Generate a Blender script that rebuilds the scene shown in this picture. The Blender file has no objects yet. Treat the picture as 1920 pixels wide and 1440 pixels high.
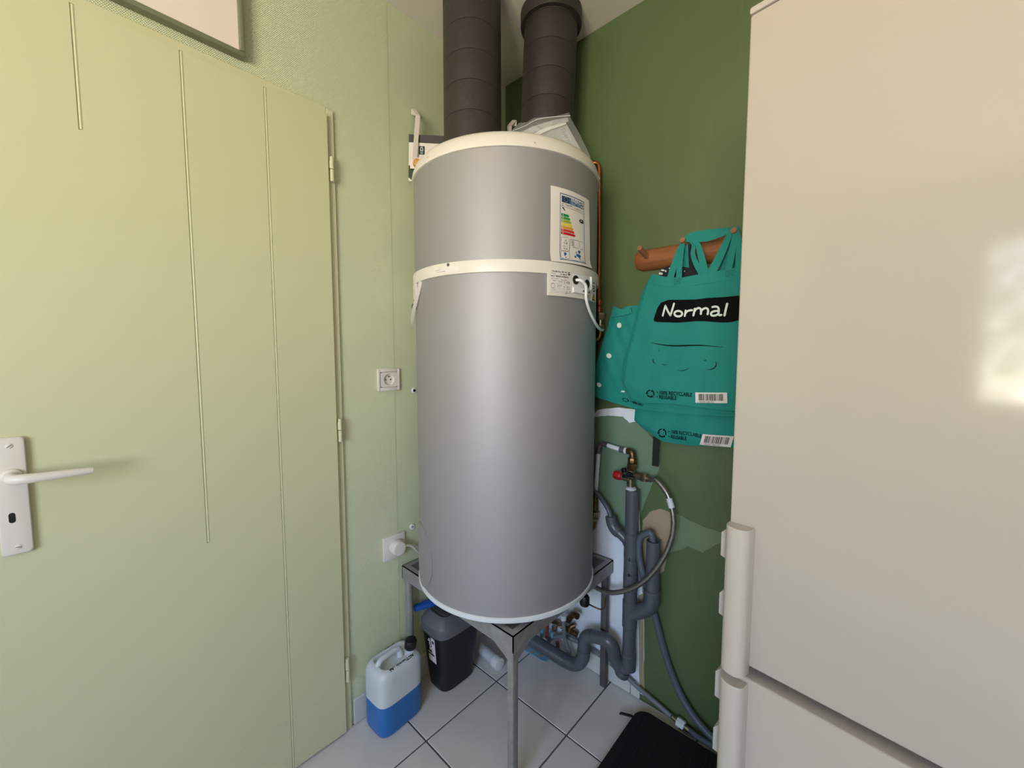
import bpy, bmesh, math, random
from math import sin, cos, pi, radians
from mathutils import Vector, Matrix

random.seed(7)
SC = bpy.context.scene
COL = SC.collection

# ------------------------------------------------------------------ camera
CAM = Vector((1.303, -1.376, 1.295))
YAW, PITCH = radians(42.554), radians(-4.158)
fw = Vector((-sin(YAW) * cos(PITCH), cos(YAW) * cos(PITCH), sin(PITCH)))
rt = Vector((cos(YAW), sin(YAW), 0))
upv = rt.cross(fw)
cam = bpy.data.cameras.new('camera')
cam.sensor_width = 36.0
cam.lens = 750.586 / 1920 * 36
cam.clip_start = 0.02
camo = bpy.data.objects.new('camera', cam)
COL.objects.link(camo)
camo.matrix_world = Matrix(((rt.x, upv.x, -fw.x, CAM.x), (rt.y, upv.y, -fw.y, CAM.y), (rt.z, upv.z, -fw.z, CAM.z), (0, 0, 0, 1)))
SC.camera = camo

# ------------------------------------------------------------------ daylight
SC.view_settings.view_transform = 'Standard'
SC.view_settings.look = 'None'
SC.view_settings.gamma = 1.0
SC.view_settings.use_curve_mapping = False
SC.view_settings.exposure = 0.0
SKY = 30.0
world = bpy.data.worlds.new('sky')
SC.world = world
world.use_nodes = True
nt = world.node_tree
nt.nodes.clear()
wo = nt.nodes.new('ShaderNodeOutputWorld')
bg = nt.nodes.new('ShaderNodeBackground')
tc = nt.nodes.new('ShaderNodeTexCoord')
sp = nt.nodes.new('ShaderNodeSeparateXYZ')
mr = nt.nodes.new('ShaderNodeMapRange')
mr.inputs['From Min'].default_value = -1
mr.inputs['From Max'].default_value = 1
rp = nt.nodes.new('ShaderNodeValToRGB')
e = rp.color_ramp.elements
e[0].position = 0.0
e[0].color = (0.72, 0.64, 0.50, 1)      # sunlit ground close by
e[1].position = 1.0
e[1].color = (0.22, 0.33, 0.52, 1)      # zenith
k = e.new(0.44); k.color = (1.0, 0.90, 0.74, 1)
k = e.new(0.50); k.color = (1.0, 0.93, 0.80, 1)
k = e.new(0.56); k.color = (0.62, 0.70, 0.82, 1)
k = e.new(0.70); k.color = (0.34, 0.48, 0.74, 1)
nt.links.new(tc.outputs['Generated'], sp.inputs[0])
nt.links.new(sp.outputs['Z'], mr.inputs['Value'])
nt.links.new(mr.outputs[0], rp.inputs[0])
nt.links.new(rp.outputs[0], bg.inputs['Color'])
bg.inputs['Strength'].default_value = SKY
nt.links.new(bg.outputs[0], wo.inputs[0])

SC.cycles.max_bounces = 8
SC.cycles.adaptive_threshold = 0.02

ROOM_X, ROOM_Y, CEIL = 2.75, -3.2, 2.5
WIN = (1.00, 2.30, 0.90, 2.10)           # x0, x1, z0, z1 of the garden window in the back wall


def area_portal(x0, x1, z0, z1, y):
    """sampling guide for the sky light that comes in through the glazing"""
    l = bpy.data.lights.new('window_portal', 'AREA')
    l.shape = 'RECTANGLE'
    l.size, l.size_y = x1 - x0, z1 - z0
    l.cycles.is_portal = True
    o = bpy.data.objects.new('window_portal', l)
    COL.objects.link(o)
    o.location = ((x0 + x1) / 2, y, (z0 + z1) / 2)
    o.rotation_euler = (radians(90), 0, radians(0))
    # area lights shine along -Z: turn it to face the room (+Y)
    o.rotation_euler = Vector((0, 1, 0)).to_track_quat('-Z', 'Z').to_euler()
    return o


area_portal(*WIN, ROOM_Y - 0.06)

# ------------------------------------------------------------------ materials


def lin(c):
    c = c / 255
    return c / 12.92 if c <= 0.04045 else ((c + 0.055) / 1.055) ** 2.4


def rgb(r, g, b):
    return (lin(r), lin(g), lin(b), 1)


def mat(name, c, rough=0.5, metal=0.0, spec=0.5, noise=0.0, nscale=6.0, bump=0.0, bscale=200.0, coat=0.0, trans=0.0, alpha=1.0, rvar=0.0, nstretch=None, sheen=0.0):
    m = bpy.data.materials.new(name)
    m.use_nodes = True
    t = m.node_tree
    p = t.nodes['Principled BSDF']
    p.inputs['Base Color'].default_value = c
    p.inputs['Roughness'].default_value = rough
    p.inputs['Metallic'].default_value = metal
    p.inputs['Specular IOR Level'].default_value = spec
    p.inputs['Coat Weight'].default_value = coat
    p.inputs['Coat Roughness'].default_value = 0.06
    p.inputs['Transmission Weight'].default_value = trans
    p.inputs['Alpha'].default_value = alpha
    p.inputs['Sheen Weight'].default_value = sheen
    co = t.nodes.new('ShaderNodeTexCoord')
    src = co.outputs['Object']
    if nstretch:
        mp = t.nodes.new('ShaderNodeMapping')
        mp.inputs['Scale'].default_value = nstretch
        t.links.new(src, mp.inputs[0])
        src2 = mp.outputs[0]
    else:
        src2 = src
    if noise or rvar:
        n = t.nodes.new('ShaderNodeTexNoise')
        n.inputs['Scale'].default_value = nscale
        n.inputs['Detail'].default_value = 5
        t.links.new(src2, n.inputs['Vector'])
        if noise:
            r = t.nodes.new('ShaderNodeMapRange')
            r.inputs['From Min'].default_value = 0.25
            r.inputs['From Max'].default_value = 0.75
            r.inputs['To Min'].default_value = 1 - noise
            r.inputs['To Max'].default_value = 1 + noise
            t.links.new(n.outputs['Fac'], r.inputs['Value'])
            mx = t.nodes.new('ShaderNodeVectorMath')
            mx.operation = 'SCALE'
            mx.inputs[0].default_value = c[:3]
            t.links.new(r.outputs[0], mx.inputs['Scale'])
            t.links.new(mx.outputs[0], p.inputs['Base Color'])
        if rvar:
            r = t.nodes.new('ShaderNodeMapRange')
            r.inputs['From Min'].default_value = 0.3
            r.inputs['From Max'].default_value = 0.7
            r.inputs['To Min'].default_value = max(0, rough - rvar)
            r.inputs['To Max'].default_value = min(1, rough + rvar)
            t.links.new(n.outputs['Fac'], r.inputs['Value'])
            t.links.new(r.outputs[0], p.inputs['Roughness'])
    if bump:
        n2 = t.nodes.new('ShaderNodeTexNoise')
        n2.inputs['Scale'].default_value = bscale
        n2.inputs['Detail'].default_value = 3
        t.links.new(src, n2.inputs['Vector'])
        b = t.nodes.new('ShaderNodeBump')
        b.inputs['Strength'].default_value = bump
        b.inputs['Distance'].default_value = 0.002
        t.links.new(n2.outputs['Fac'], b.inputs['Height'])
        t.links.new(b.outputs[0], p.inputs['Normal'])
    return m


def wallpaper_material():
    """painted wallpaper with a fine diagonal weave in relief"""
    m = mat('painted_wallpaper', rgb(212, 216, 182), 0.55, noise=0.03, nscale=3)
    t = m.node_tree
    p = t.nodes['Principled BSDF']
    co = t.nodes.new('ShaderNodeTexCoord')
    hs = []
    for a, s in ((38, 300), (-52, 210)):
        mp = t.nodes.new('ShaderNodeMapping')
        mp.inputs['Rotation'].default_value = (radians(a), 0, 0)
        t.links.new(co.outputs['Object'], mp.inputs[0])
        w = t.nodes.new('ShaderNodeTexWave')
        w.bands_direction = 'Y'
        w.inputs['Scale'].default_value = s / 3.2
        w.inputs['Distortion'].default_value = 1.2
        w.inputs['Detail'].default_value = 1
        w.inputs['Detail Scale'].default_value = 2
        t.links.new(mp.outputs[0], w.inputs['Vector'])
        hs.append(w.outputs['Fac'])
    mu = t.nodes.new('ShaderNodeMath')
    mu.operation = 'MULTIPLY'
    t.links.new(hs[0], mu.inputs[0])
    t.links.new(hs[1], mu.inputs[1])
    b = t.nodes.new('ShaderNodeBump')
    b.inputs['Strength'].default_value = 0.6
    b.inputs['Distance'].default_value = 0.0022
    t.links.new(mu.outputs[0], b.inputs['Height'])
    t.links.new(b.outputs[0], p.inputs['Normal'])
    return m


def mat_clear(name, tint=(0.95, 0.97, 0.98, 1), gloss=0.12, white=0.08):
    """thin clear film or pane: mostly see-through, some gloss and a slight milky haze"""
    m = bpy.data.materials.new(name)
    m.use_nodes = True
    t = m.node_tree
    t.nodes.clear()
    o = t.nodes.new('ShaderNodeOutputMaterial')
    tr = t.nodes.new('ShaderNodeBsdfTransparent')
    tr.inputs[0].default_value = tint
    g = t.nodes.new('ShaderNodeBsdfGlossy')
    g.inputs['Roughness'].default_value = 0.08
    d = t.nodes.new('ShaderNodeBsdfDiffuse')
    d.inputs[0].default_value = (0.85, 0.87, 0.88, 1)
    a = t.nodes.new('ShaderNodeMixShader')
    a.inputs[0].default_value = white
    b = t.nodes.new('ShaderNodeMixShader')
    b.inputs[0].default_value = gloss
    t.links.new(tr.outputs[0], a.inputs[1])
    t.links.new(d.outputs[0], a.inputs[2])
    t.links.new(a.outputs[0], b.inputs[1])
    t.links.new(g.outputs[0], b.inputs[2])
    t.links.new(b.outputs[0], o.inputs[0])
    return m


def stained_wall_material(name, c, scuff):
    """satin wall paint with pale vertical scuffs of its own shape"""
    m = mat(name, c, 0.42, noise=0.06, nscale=2.5, rvar=0.08)
    t = m.node_tree
    p = t.nodes['Principled BSDF']
    base = p.inputs['Base Color'].links[0].from_socket
    co = t.nodes.new('ShaderNodeTexCoord')
    mp = t.nodes.new('ShaderNodeMapping')
    mp.inputs['Scale'].default_value = (26, 1, 2.2)
    t.links.new(co.outputs['Object'], mp.inputs[0])
    n = t.nodes.new('ShaderNodeTexNoise')
    n.inputs['Scale'].default_value = 2.2
    n.inputs['Detail'].default_value = 6
    t.links.new(mp.outputs[0], n.inputs['Vector'])
    r = t.nodes.new('ShaderNodeMapRange')
    r.inputs['From Min'].default_value = 0.60
    r.inputs['From Max'].default_value = 0.80
    r.inputs['To Max'].default_value = 0.22
    t.links.new(n.outputs['Fac'], r.inputs['Value'])
    mx = t.nodes.new('ShaderNodeMix')
    mx.data_type = 'RGBA'
    t.links.new(r.outputs[0], mx.inputs['Factor'])
    t.links.new(base, mx.inputs['A'])
    mx.inputs['B'].default_value = scuff
    t.links.new(mx.outputs['Result'], p.inputs['Base Color'])
    return m


M = {}
M['wallpaper'] = wallpaper_material()
M['wall_light'] = mat('light_green_paint', rgb(200, 206, 172), 0.5, noise=0.05, nscale=4)
M['wall_green'] = stained_wall_material('green_paint', rgb(88, 104, 68), rgb(118, 132, 96))
M['ceiling'] = mat('ceiling_paint', rgb(226, 218, 206), 0.8, noise=0.02, bump=0.15, bscale=60)
M['back_wall'] = mat('back_wall_paint', rgb(178, 172, 158), 0.7, noise=0.02)
M['door'] = mat('door_paint', rgb(206, 205, 168), 0.38, noise=0.015, nscale=2, bump=0.05, bscale=30)
M['tile'] = mat('floor_tile', rgb(210, 206, 204), 0.38, noise=0.06, nscale=9, rvar=0.08)
M['grout'] = mat('grout', rgb(96, 94, 94), 0.9, noise=0.1, nscale=30)
M['skirt'] = mat('skirting_tile', rgb(205, 203, 200), 0.35, noise=0.03)
M['white_plaster'] = mat('white_plaster', rgb(234, 236, 244), 0.7, noise=0.04, nscale=8)
M['beige_plaster'] = mat('bare_plaster', rgb(168, 148, 122), 0.85, noise=0.08, nscale=14)
M['pale_green'] = mat('older_green_paint', rgb(112, 130, 98), 0.6, noise=0.06, nscale=8)
M['grey_green'] = mat('grey_green_paint', rgb(112, 136, 112), 0.6, noise=0.05, nscale=5)
M['tank'] = mat('grey_metal_paint', rgb(162, 158, 160), 0.58, metal=0.5, noise=0.015, nscale=3)
M['cream'] = mat('white_plastic', rgb(222, 214, 206), 0.38, noise=0.01)
M['cool_white'] = mat('white_plastic_cool', rgb(228, 228, 230), 0.4)
M['paper'] = mat('paper', rgb(225, 216, 212), 0.7)
M['black'] = mat('black_plastic', rgb(18, 18, 19), 0.45)
M['print_black'] = mat('black_ink', rgb(9, 9, 9), 0.85, spec=0.15)
M['print_grey'] = mat('grey_ink', rgb(120, 118, 118), 0.6)
M['blue_ink'] = mat('blue_ink', rgb(30, 95, 150), 0.6)
M['navy_ink'] = mat('navy_ink', rgb(20, 45, 90), 0.6)
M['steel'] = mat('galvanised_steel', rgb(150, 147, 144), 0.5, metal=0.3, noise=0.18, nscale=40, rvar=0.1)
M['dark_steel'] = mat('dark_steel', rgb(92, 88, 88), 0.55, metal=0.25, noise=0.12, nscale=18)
M['duct'] = mat('black_foam', rgb(50, 43, 42), 0.48, noise=0.12, nscale=60, bump=0.7, bscale=380)
M['copper'] = mat('copper', rgb(168, 100, 68), 0.36, metal=0.9, noise=0.12, nscale=30)
M['brass'] = mat('brass', rgb(124, 98, 64), 0.42, metal=0.9, noise=0.15, nscale=60)
M['nickel'] = mat('nickel', rgb(150, 140, 122), 0.3, metal=0.9, noise=0.1, nscale=60)
M['pvc'] = mat('grey_pvc', rgb(84, 87, 95), 0.32, noise=0.04, nscale=20)
M['pouch_paper'] = mat('pouch_paper', rgb(168, 164, 164), 0.6)
M['pipe_grey'] = mat('pipe_grey', rgb(118, 120, 126), 0.42, noise=0.05, nscale=30)
M['hose'] = mat('grey_hose', rgb(84, 90, 101), 0.42, noise=0.05, nscale=30)
M['white_pipe'] = mat('white_pipe', rgb(214, 214, 222), 0.4)
M['red'] = mat('red_plastic', rgb(160, 20, 30), 0.4)
M['blue'] = mat('blue_plastic', rgb(16, 78, 160), 0.4)
M['teal'] = mat('teal_fabric', rgb(12, 130, 122), 0.75, noise=0.08, nscale=10, bump=0.25, bscale=500, sheen=0.1)
M['navy_fabric'] = mat('navy_fabric', rgb(26, 28, 40), 0.85)
M['dot_white'] = mat('white_print', rgb(215, 225, 220), 0.7)
M['wood'] = mat('varnished_wood', rgb(148, 92, 56), 0.42, noise=0.22, nscale=10, nstretch=(1.2, 10, 10))
M['peg'] = mat('peg_wood', rgb(150, 106, 72), 0.5, noise=0.2, nscale=40)
M['fridge'] = mat('fridge_enamel', rgb(182, 171, 161), 0.10, noise=0.006, nscale=2, bump=0.02, bscale=55)
M['fridge_trim'] = mat('fridge_trim', rgb(186, 176, 167), 0.35)
M['gasket'] = mat('gasket', rgb(120, 112, 102), 0.6)
M['mat_black'] = mat('black_rubber', rgb(10, 10, 11), 0.75, bump=0.4, bscale=300)
M['alu'] = mat('grey_aluminium', rgb(134, 138, 112), 0.45, metal=0.3)
M['board'] = mat('white_board', rgb(238, 224, 216), 0.35)
M['can'] = mat('milky_plastic', rgb(205, 209, 214), 0.38, trans=0.0, noise=0.02)
M['liquid'] = mat('blue_liquid', rgb(38, 108, 178), 0.3, noise=0.03, nscale=5)
M['bin'] = mat('black_bin_plastic', rgb(26, 26, 28), 0.42)
M['lid'] = mat('grey_lid_plastic', rgb(102, 102, 106), 0.38)
M['film'] = mat_clear('clear_film', gloss=0.10, white=0.14)
M['glass'] = mat_clear('window_glass', gloss=0.05, white=0.0, tint=(0.97, 0.98, 0.97, 1))
M['braid'] = mat('braided_steel', rgb(150, 146, 140), 0.35, metal=0.85, noise=0.35, nscale=260)
M['amber'] = mat('amber_wood', rgb(196, 140, 70), 0.5)
M['dark_green_print'] = mat('dark_green_print', rgb(22, 48, 42), 0.6)
M['leaf_print'] = mat('leaf_print', rgb(44, 66, 40), 0.6, noise=0.8, nscale=60)
M['dark_grey_print'] = mat('dark_grey_print', rgb(66, 62, 64), 0.6)
M['yellow_ink'] = mat('yellow_ink', rgb(200, 170, 50), 0.6)

# ------------------------------------------------------------------ mesh helpers


class MB:
    """collects faces and becomes one mesh object"""

    def __init__(s):
        s.v, s.f = [], []

    def add(s, vs, fs):
        n = len(s.v)
        s.v += [tuple(v) for v in vs]
        s.f += [tuple(i + n for i in f) for f in fs]
        return s

    def box(s, a, b, tf=None):
        (x0, y0, z0), (x1, y1, z1) = a, b
        vs = [(x0, y0, z0), (x1, y0, z0), (x1, y1, z0), (x0, y1, z0), (x0, y0, z1), (x1, y0, z1), (x1, y1, z1), (x0, y1, z1)]
        if tf:
            vs = [tf(v) for v in vs]
        return s.add(vs, [(0, 3, 2, 1), (4, 5, 6, 7), (0, 1, 5, 4), (1, 2, 6, 5), (2, 3, 7, 6), (3, 0, 4, 7)])

    def rbox(s, a, b, r=0.004, seg=2, tf=None):
        """box with rounded edges"""
        bm = bmesh.new()
        bmesh.ops.create_cube(bm, size=1.0)
        for v in bm.verts:
            v.co = Vector([(a[i] + b[i]) / 2 + v.co[i] * (b[i] - a[i]) for i in range(3)])
        bmesh.ops.bevel(bm, geom=bm.edges[:], offset=r, segments=seg, affect='EDGES', profile=0.5)
        bm.verts.index_update()
        vs = [v.co.copy() for v in bm.verts]
        if tf:
            vs = [tf(v) for v in vs]
        fs = [[v.index for v in f.verts] for f in bm.faces]
        bm.free()
        return s.add(vs, fs)

    def prism(s, pts, d, flip=False):
        """flat outline (3-D points) pushed along d"""
        n = len(pts)
        d = Vector(d)
        vs = [Vector(p) for p in pts] + [Vector(p) + d for p in pts]
        fs = [tuple(range(n - 1, -1, -1)), tuple(range(n, 2 * n))]
        fs += [(i, (i + 1) % n, n + (i + 1) % n, n + i) for i in range(n)]
        return s.add(vs, fs)

    def lathe(s, prof, c, n=48, a0=0, a1=2 * pi, tilt=None):
        """profile [(r, z)] turned about a vertical axis at c=(x, y)"""
        full = abs(a1 - a0 - 2 * pi) < 1e-6
        m = n if full else n + 1
        vs = []
        for r, z in prof:
            for i in range(m):
                a = a0 + (a1 - a0) * i / n
                vs.append((c[0] + r * cos(a), c[1] + r * sin(a), z))
        if tilt:
            vs = [tilt(Vector(v)) for v in vs]
        fs = []
        for j in range(len(prof) - 1):
            for i in range(n):
                i2 = (i + 1) % m
                fs.append((j * m + i, j * m + i2, (j + 1) * m + i2, (j + 1) * m + i))
        if full:
            if prof[0][0] > 1e-6:
                fs.append(tuple(range(m - 1, -1, -1)))
            if prof[-1][0] > 1e-6:
                fs.append(tuple((len(prof) - 1) * m + i for i in range(m)))
        return s.add(vs, fs)

    def turn(s, prof, p, d, n=20):
        """profile [(r, t)] turned about the axis p + t*d"""
        d = Vector(d).normalized()
        a = d.orthogonal().normalized()
        b = d.cross(a)
        p = Vector(p)
        vs = []
        for r, t in prof:
            for i in range(n):
                w = 2 * pi * i / n
                vs.append(p + d * t + (a * cos(w) + b * sin(w)) * r)
        fs = []
        for j in range(len(prof) - 1):
            for i in range(n):
                i2 = (i + 1) % n
                fs.append((j * n + i, j * n + i2, (j + 1) * n + i2, (j + 1) * n + i))
        fs.append(tuple(range(n - 1, -1, -1)))
        fs.append(tuple((len(prof) - 1) * n + i for i in range(n)))
        return s.add(vs, fs)

    def cyl(s, p, q, r, n=20, r2=None, bev=0.0):
        p, q = Vector(p), Vector(q)
        L = (q - p).length
        r2 = r if r2 is None else r2
        if bev:
            pr = [(r - bev, 0), (r, bev), (r2, L - bev), (r2 - bev, L)]
        else:
            pr = [(r, 0), (r2, L)]
        return s.turn(pr, p, q - p, n)

    def tube(s, pts, r, n=12, sub=6, smooth=True, closed_ends=True):
        """round tube along a path; r may be a list with one radius per point"""
        P = [Vector(p) for p in pts]
        R = r if isinstance(r, (list, tuple)) else [r] * len(P)
        if smooth and len(P) > 2:
            Q, RR = [], []
            for i in range(len(P) - 1):
                p0 = P[i - 1] if i else P[i] * 2 - P[i + 1]
                p3 = P[i + 2] if i + 2 < len(P) else P[i + 1] * 2 - P[i]
                for k in range(sub):
                    t = k / sub
                    Q.append(0.5 * ((2 * P[i]) + (P[i + 1] - p0) * t + (2 * p0 - 5 * P[i] + 4 * P[i + 1] - p3) * t * t + (3 * P[i] - p0 - 3 * P[i + 1] + p3) * t ** 3))
                    RR.append(R[i] + (R[i + 1] - R[i]) * t)
            Q.append(P[-1])
            RR.append(R[-1])
            P, R = Q, RR
        T = []
        for i in range(len(P)):
            a = P[max(i - 1, 0)]
            b = P[min(i + 1, len(P) - 1)]
            T.append((b - a).normalized())
        nrm = T[0].orthogonal().normalized()
        vs = []
        for i, p in enumerate(P):
            nrm = (nrm - T[i] * nrm.dot(T[i])).normalized()
            bn = T[i].cross(nrm)
            for k in range(n):
                w = 2 * pi * k / n
                vs.append(p + (nrm * cos(w) + bn * sin(w)) * R[i])
        fs = []
        for j in range(len(P) - 1):
            for i in range(n):
                i2 = (i + 1) % n
                fs.append((j * n + i, j * n + i2, (j + 1) * n + i2, (j + 1) * n + i))
        if closed_ends:
            fs.append(tuple(range(n - 1, -1, -1)))
            fs.append(tuple((len(P) - 1) * n + i for i in range(n)))
        return s.add(vs, fs)

    def ribbon(s, pts, w, th=0.0015, wdir=None, sub=5):
        """strap: path with width along wdir, thickness th"""
        P = [Vector(p) for p in pts]
        W = w if isinstance(w, (list, tuple)) else [w] * len(P)
        Q, WW = [], []
        for i in range(len(P) - 1):
            p0 = P[i - 1] if i else P[i] * 2 - P[i + 1]
            p3 = P[i + 2] if i + 2 < len(P) else P[i + 1] * 2 - P[i]
            for k in range(sub):
                t = k / sub
                Q.append(0.5 * ((2 * P[i]) + (P[i + 1] - p0) * t + (2 * p0 - 5 * P[i] + 4 * P[i + 1] - p3) * t * t + (3 * P[i] - p0 - 3 * P[i + 1] + p3) * t ** 3))
                WW.append(W[i] + (W[i + 1] - W[i]) * t)
        Q.append(P[-1]); WW.append(W[-1])
        vs = []
        for i, p in enumerate(Q):
            tdir = (Q[min(i + 1, len(Q) - 1)] - Q[max(i - 1, 0)]).normalized()
            wd = Vector(wdir) if wdir else tdir.cross(Vector((0, 1, 0)))
            wd = (wd - tdir * wd.dot(tdir)).normalized()
            nn = tdir.cross(wd).normalized() * th / 2
            h = wd * WW[i] / 2
            vs += [p - h - nn, p + h - nn, p + h + nn, p - h + nn]
        fs = []
        m = len(Q)
        for j in range(m - 1):
            for a in range(4):
                b = (a + 1) % 4
                fs.append((j * 4 + a, j * 4 + b, (j + 1) * 4 + b, (j + 1) * 4 + a))
        fs += [(3, 2, 1, 0), tuple((m - 1) * 4 + a for a in range(4))]
        return s.add(vs, fs)

    def sheet(s, fn, nu, nv, th):
        """thin curved sheet: fn(u, v, side) -> point; side 0 is the back, 1 the front"""
        vs = []
        for side in (0, 1):
            for j in range(nv + 1):
                for i in range(nu + 1):
                    vs.append(fn(i / nu, j / nv, th * side))
        k = (nu + 1) * (nv + 1)
        fs = []
        for j in range(nv):
            for i in range(nu):
                a = j * (nu + 1) + i
                q = (a, a + 1, a + nu + 2, a + nu + 1)
                fs.append(tuple(reversed(q)))
                fs.append(tuple(x + k for x in q))
        rim = [i for i in range(nu + 1)] + [j * (nu + 1) + nu for j in range(1, nv + 1)] + [nv * (nu + 1) + i for i in range(nu - 1, -1, -1)] + [j * (nu + 1) for j in range(nv - 1, 0, -1)]
        for a, b in zip(rim, rim[1:] + rim[:1]):
            fs.append((a, b, b + k, a + k))
        return s.add(vs, fs)

    def relief(s, us, vs_, depth, fn):
        """stepped panel: cells between the cut lines us x vs_, each at its own depth, joined by side walls"""
        for i in range(len(us) - 1):
            for j in range(len(vs_) - 1):
                uc, vc = (us[i] + us[i + 1]) / 2, (vs_[j] + vs_[j + 1]) / 2
                d = depth(uc, vc)
                s.add([fn(us[i], vs_[j], d), fn(us[i + 1], vs_[j], d), fn(us[i + 1], vs_[j + 1], d), fn(us[i], vs_[j + 1], d)], [(0, 1, 2, 3)])
                if i + 2 < len(us):
                    d2 = depth((us[i + 1] + us[i + 2]) / 2, vc)
                    if d2 != d:
                        s.add([fn(us[i + 1], vs_[j], d), fn(us[i + 1], vs_[j], d2), fn(us[i + 1], vs_[j + 1], d2), fn(us[i + 1], vs_[j + 1], d)], [(0, 1, 2, 3)])
                if j + 2 < len(vs_):
                    d2 = depth(uc, (vs_[j + 1] + vs_[j + 2]) / 2)
                    if d2 != d:
                        s.add([fn(us[i], vs_[j + 1], d), fn(us[i + 1], vs_[j + 1], d), fn(us[i + 1], vs_[j + 1], d2), fn(us[i], vs_[j + 1], d2)], [(0, 1, 2, 3)])
        return s

    def build(s, name, m, parent=None, ang=35):
        me = bpy.data.meshes.new(name)
        me.from_pydata(s.v, [], s.f)
        bm = bmesh.new()
        bm.from_mesh(me)
        bmesh.ops.recalc_face_normals(bm, faces=bm.faces)
        bm.to_mesh(me)
        bm.free()
        me.materials.append(M[m])
        me.shade_smooth()
        me.set_sharp_from_angle(angle=radians(ang))
        o = bpy.data.objects.new(name, me)
        COL.objects.link(o)
        if parent is not None:
            o.parent = parent
            o.matrix_parent_inverse = Matrix.Translation(-WLOC[parent.name])
            WLOC[o.name] = Vector((0, 0, 0))
        else:
            WLOC[o.name] = Vector((0, 0, 0))
        return o


WLOC = {}


def tag(o, label=None, cat=None, group=None, kind=None):
    if label:
        o['label'] = label
    if cat:
        o['category'] = cat
    if group:
        o['group'] = group
    if kind:
        o['kind'] = kind
    return o


def thing(name, loc, label, cat, group=None):
    o = bpy.data.objects.new(name, None)
    COL.objects.link(o)
    o.location = loc
    o.empty_display_size = 0.05
    WLOC[o.name] = Vector(loc)
    return tag(o, label, cat, group)


def struct(o):
    o['kind'] = 'structure'
    return o


_fonts = {}


def text_faces(txt, size, align='LEFT', bold=0.0, shear=0.0):
    cu = bpy.data.curves.new('t', 'FONT')
    cu.body = txt
    cu.size = size
    cu.align_x = align
    cu.offset = bold
    cu.shear = shear
    cu.resolution_u = 2
    o = bpy.data.objects.new('t', cu)
    COL.objects.link(o)
    me = bpy.data.meshes.new_from_object(o.evaluated_get(bpy.context.evaluated_depsgraph_get()))
    vs = [(v.co.x, v.co.y) for v in me.vertices]
    fs = [tuple(p.vertices) for p in me.polygons]
    bpy.data.objects.remove(o)
    bpy.data.curves.remove(cu)
    bpy.data.meshes.remove(me)
    return vs, fs


def put_text(mb, txt, size, fn, align='LEFT', bold=0.0, shear=0.0):
    vs, fs = text_faces(txt, size, align, bold, shear)
    mb.add([fn(u, v) for u, v in vs], fs)


def stroke(mb, pts, w, fn, n=8):
    """pen stroke with round ends through 2-D points, laid on a surface by fn(u, v)"""
    P = [Vector(p) for p in pts]
    Q = []
    for i in range(len(P) - 1):
        p0 = P[i - 1] if i else P[i] * 2 - P[i + 1]
        p3 = P[i + 2] if i + 2 < len(P) else P[i + 1] * 2 - P[i]
        for k in range(n):
            t = k / n
            Q.append(0.5 * ((2 * P[i]) + (P[i + 1] - p0) * t + (2 * p0 - 5 * P[i] + 4 * P[i + 1] - p3) * t * t + (3 * P[i] - p0 - 3 * P[i + 1] + p3) * t ** 3))
    Q.append(P[-1])
    W = w if callable(w) else (lambda t: w)
    L, R = [], []
    for i, q in enumerate(Q):
        d = (Q[min(i + 1, len(Q) - 1)] - Q[max(i - 1, 0)]).normalized()
        nn = Vector((-d.y, d.x)) * W(i / (len(Q) - 1)) / 2
        L.append(q + nn)
        R.append(q - nn)
    m = len(Q)
    mb.add([fn(p.x, p.y) for p in L + R], [(i, i + 1, m + i + 1, m + i) for i in range(m - 1)])
    for q, t in ((Q[0], 0), (Q[-1], 1)):
        r = W(t) / 2
        mb.add([fn(q.x + r * cos(a * pi / 5), q.y + r * sin(a * pi / 5)) for a in range(10)], [tuple(range(10))])

# ================================================================== the room
# floor: grout bed with separate tiles
fl = struct(MB().box((-0.12, ROOM_Y - 0.12, -0.10), (ROOM_X + 0.1, 0.12, -0.004)).build('floor', 'grout'))
PT = 0.336
GX, GY = 0.576, -0.3095
G = 0.0055


def tile_mesh(w, h):
    b = MB()
    b.rbox((-w / 2, -h / 2, -0.0045), (w / 2, h / 2, 0.0), 0.0016, 1)
    return b


_tile_cache = {}
for i in range(-2, 8):
    for j in range(-9, 2):
        x0, x1 = GX + PT * i + G / 2, GX + PT * (i + 1) - G / 2
        y0, y1 = GY + PT * j + G / 2, GY + PT * (j + 1) - G / 2
        x0, x1 = max(x0, 0.003), min(x1, ROOM_X - 0.003)
        y0, y1 = max(y0, ROOM_Y + 0.003), min(y1, -0.003)
        if x1 - x0 < 0.02 or y1 - y0 < 0.02:
            continue
        key = (round(x1 - x0, 4), round(y1 - y0, 4))
        if key not in _tile_cache:
            o = tile_mesh(*key).build('tile', 'tile', fl)
            _tile_cache[key] = o.data
        else:
            o = bpy.data.objects.new('tile', _tile_cache[key])
            COL.objects.link(o)
            o.parent = fl
        o.location = ((x0 + x1) / 2, (y0 + y1) / 2, 0)

struct(MB().box((-0.12, ROOM_Y - 0.12, CEIL), (ROOM_X + 0.1, 0.12, CEIL + 0.1)).build('ceiling', 'ceiling'))

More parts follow.
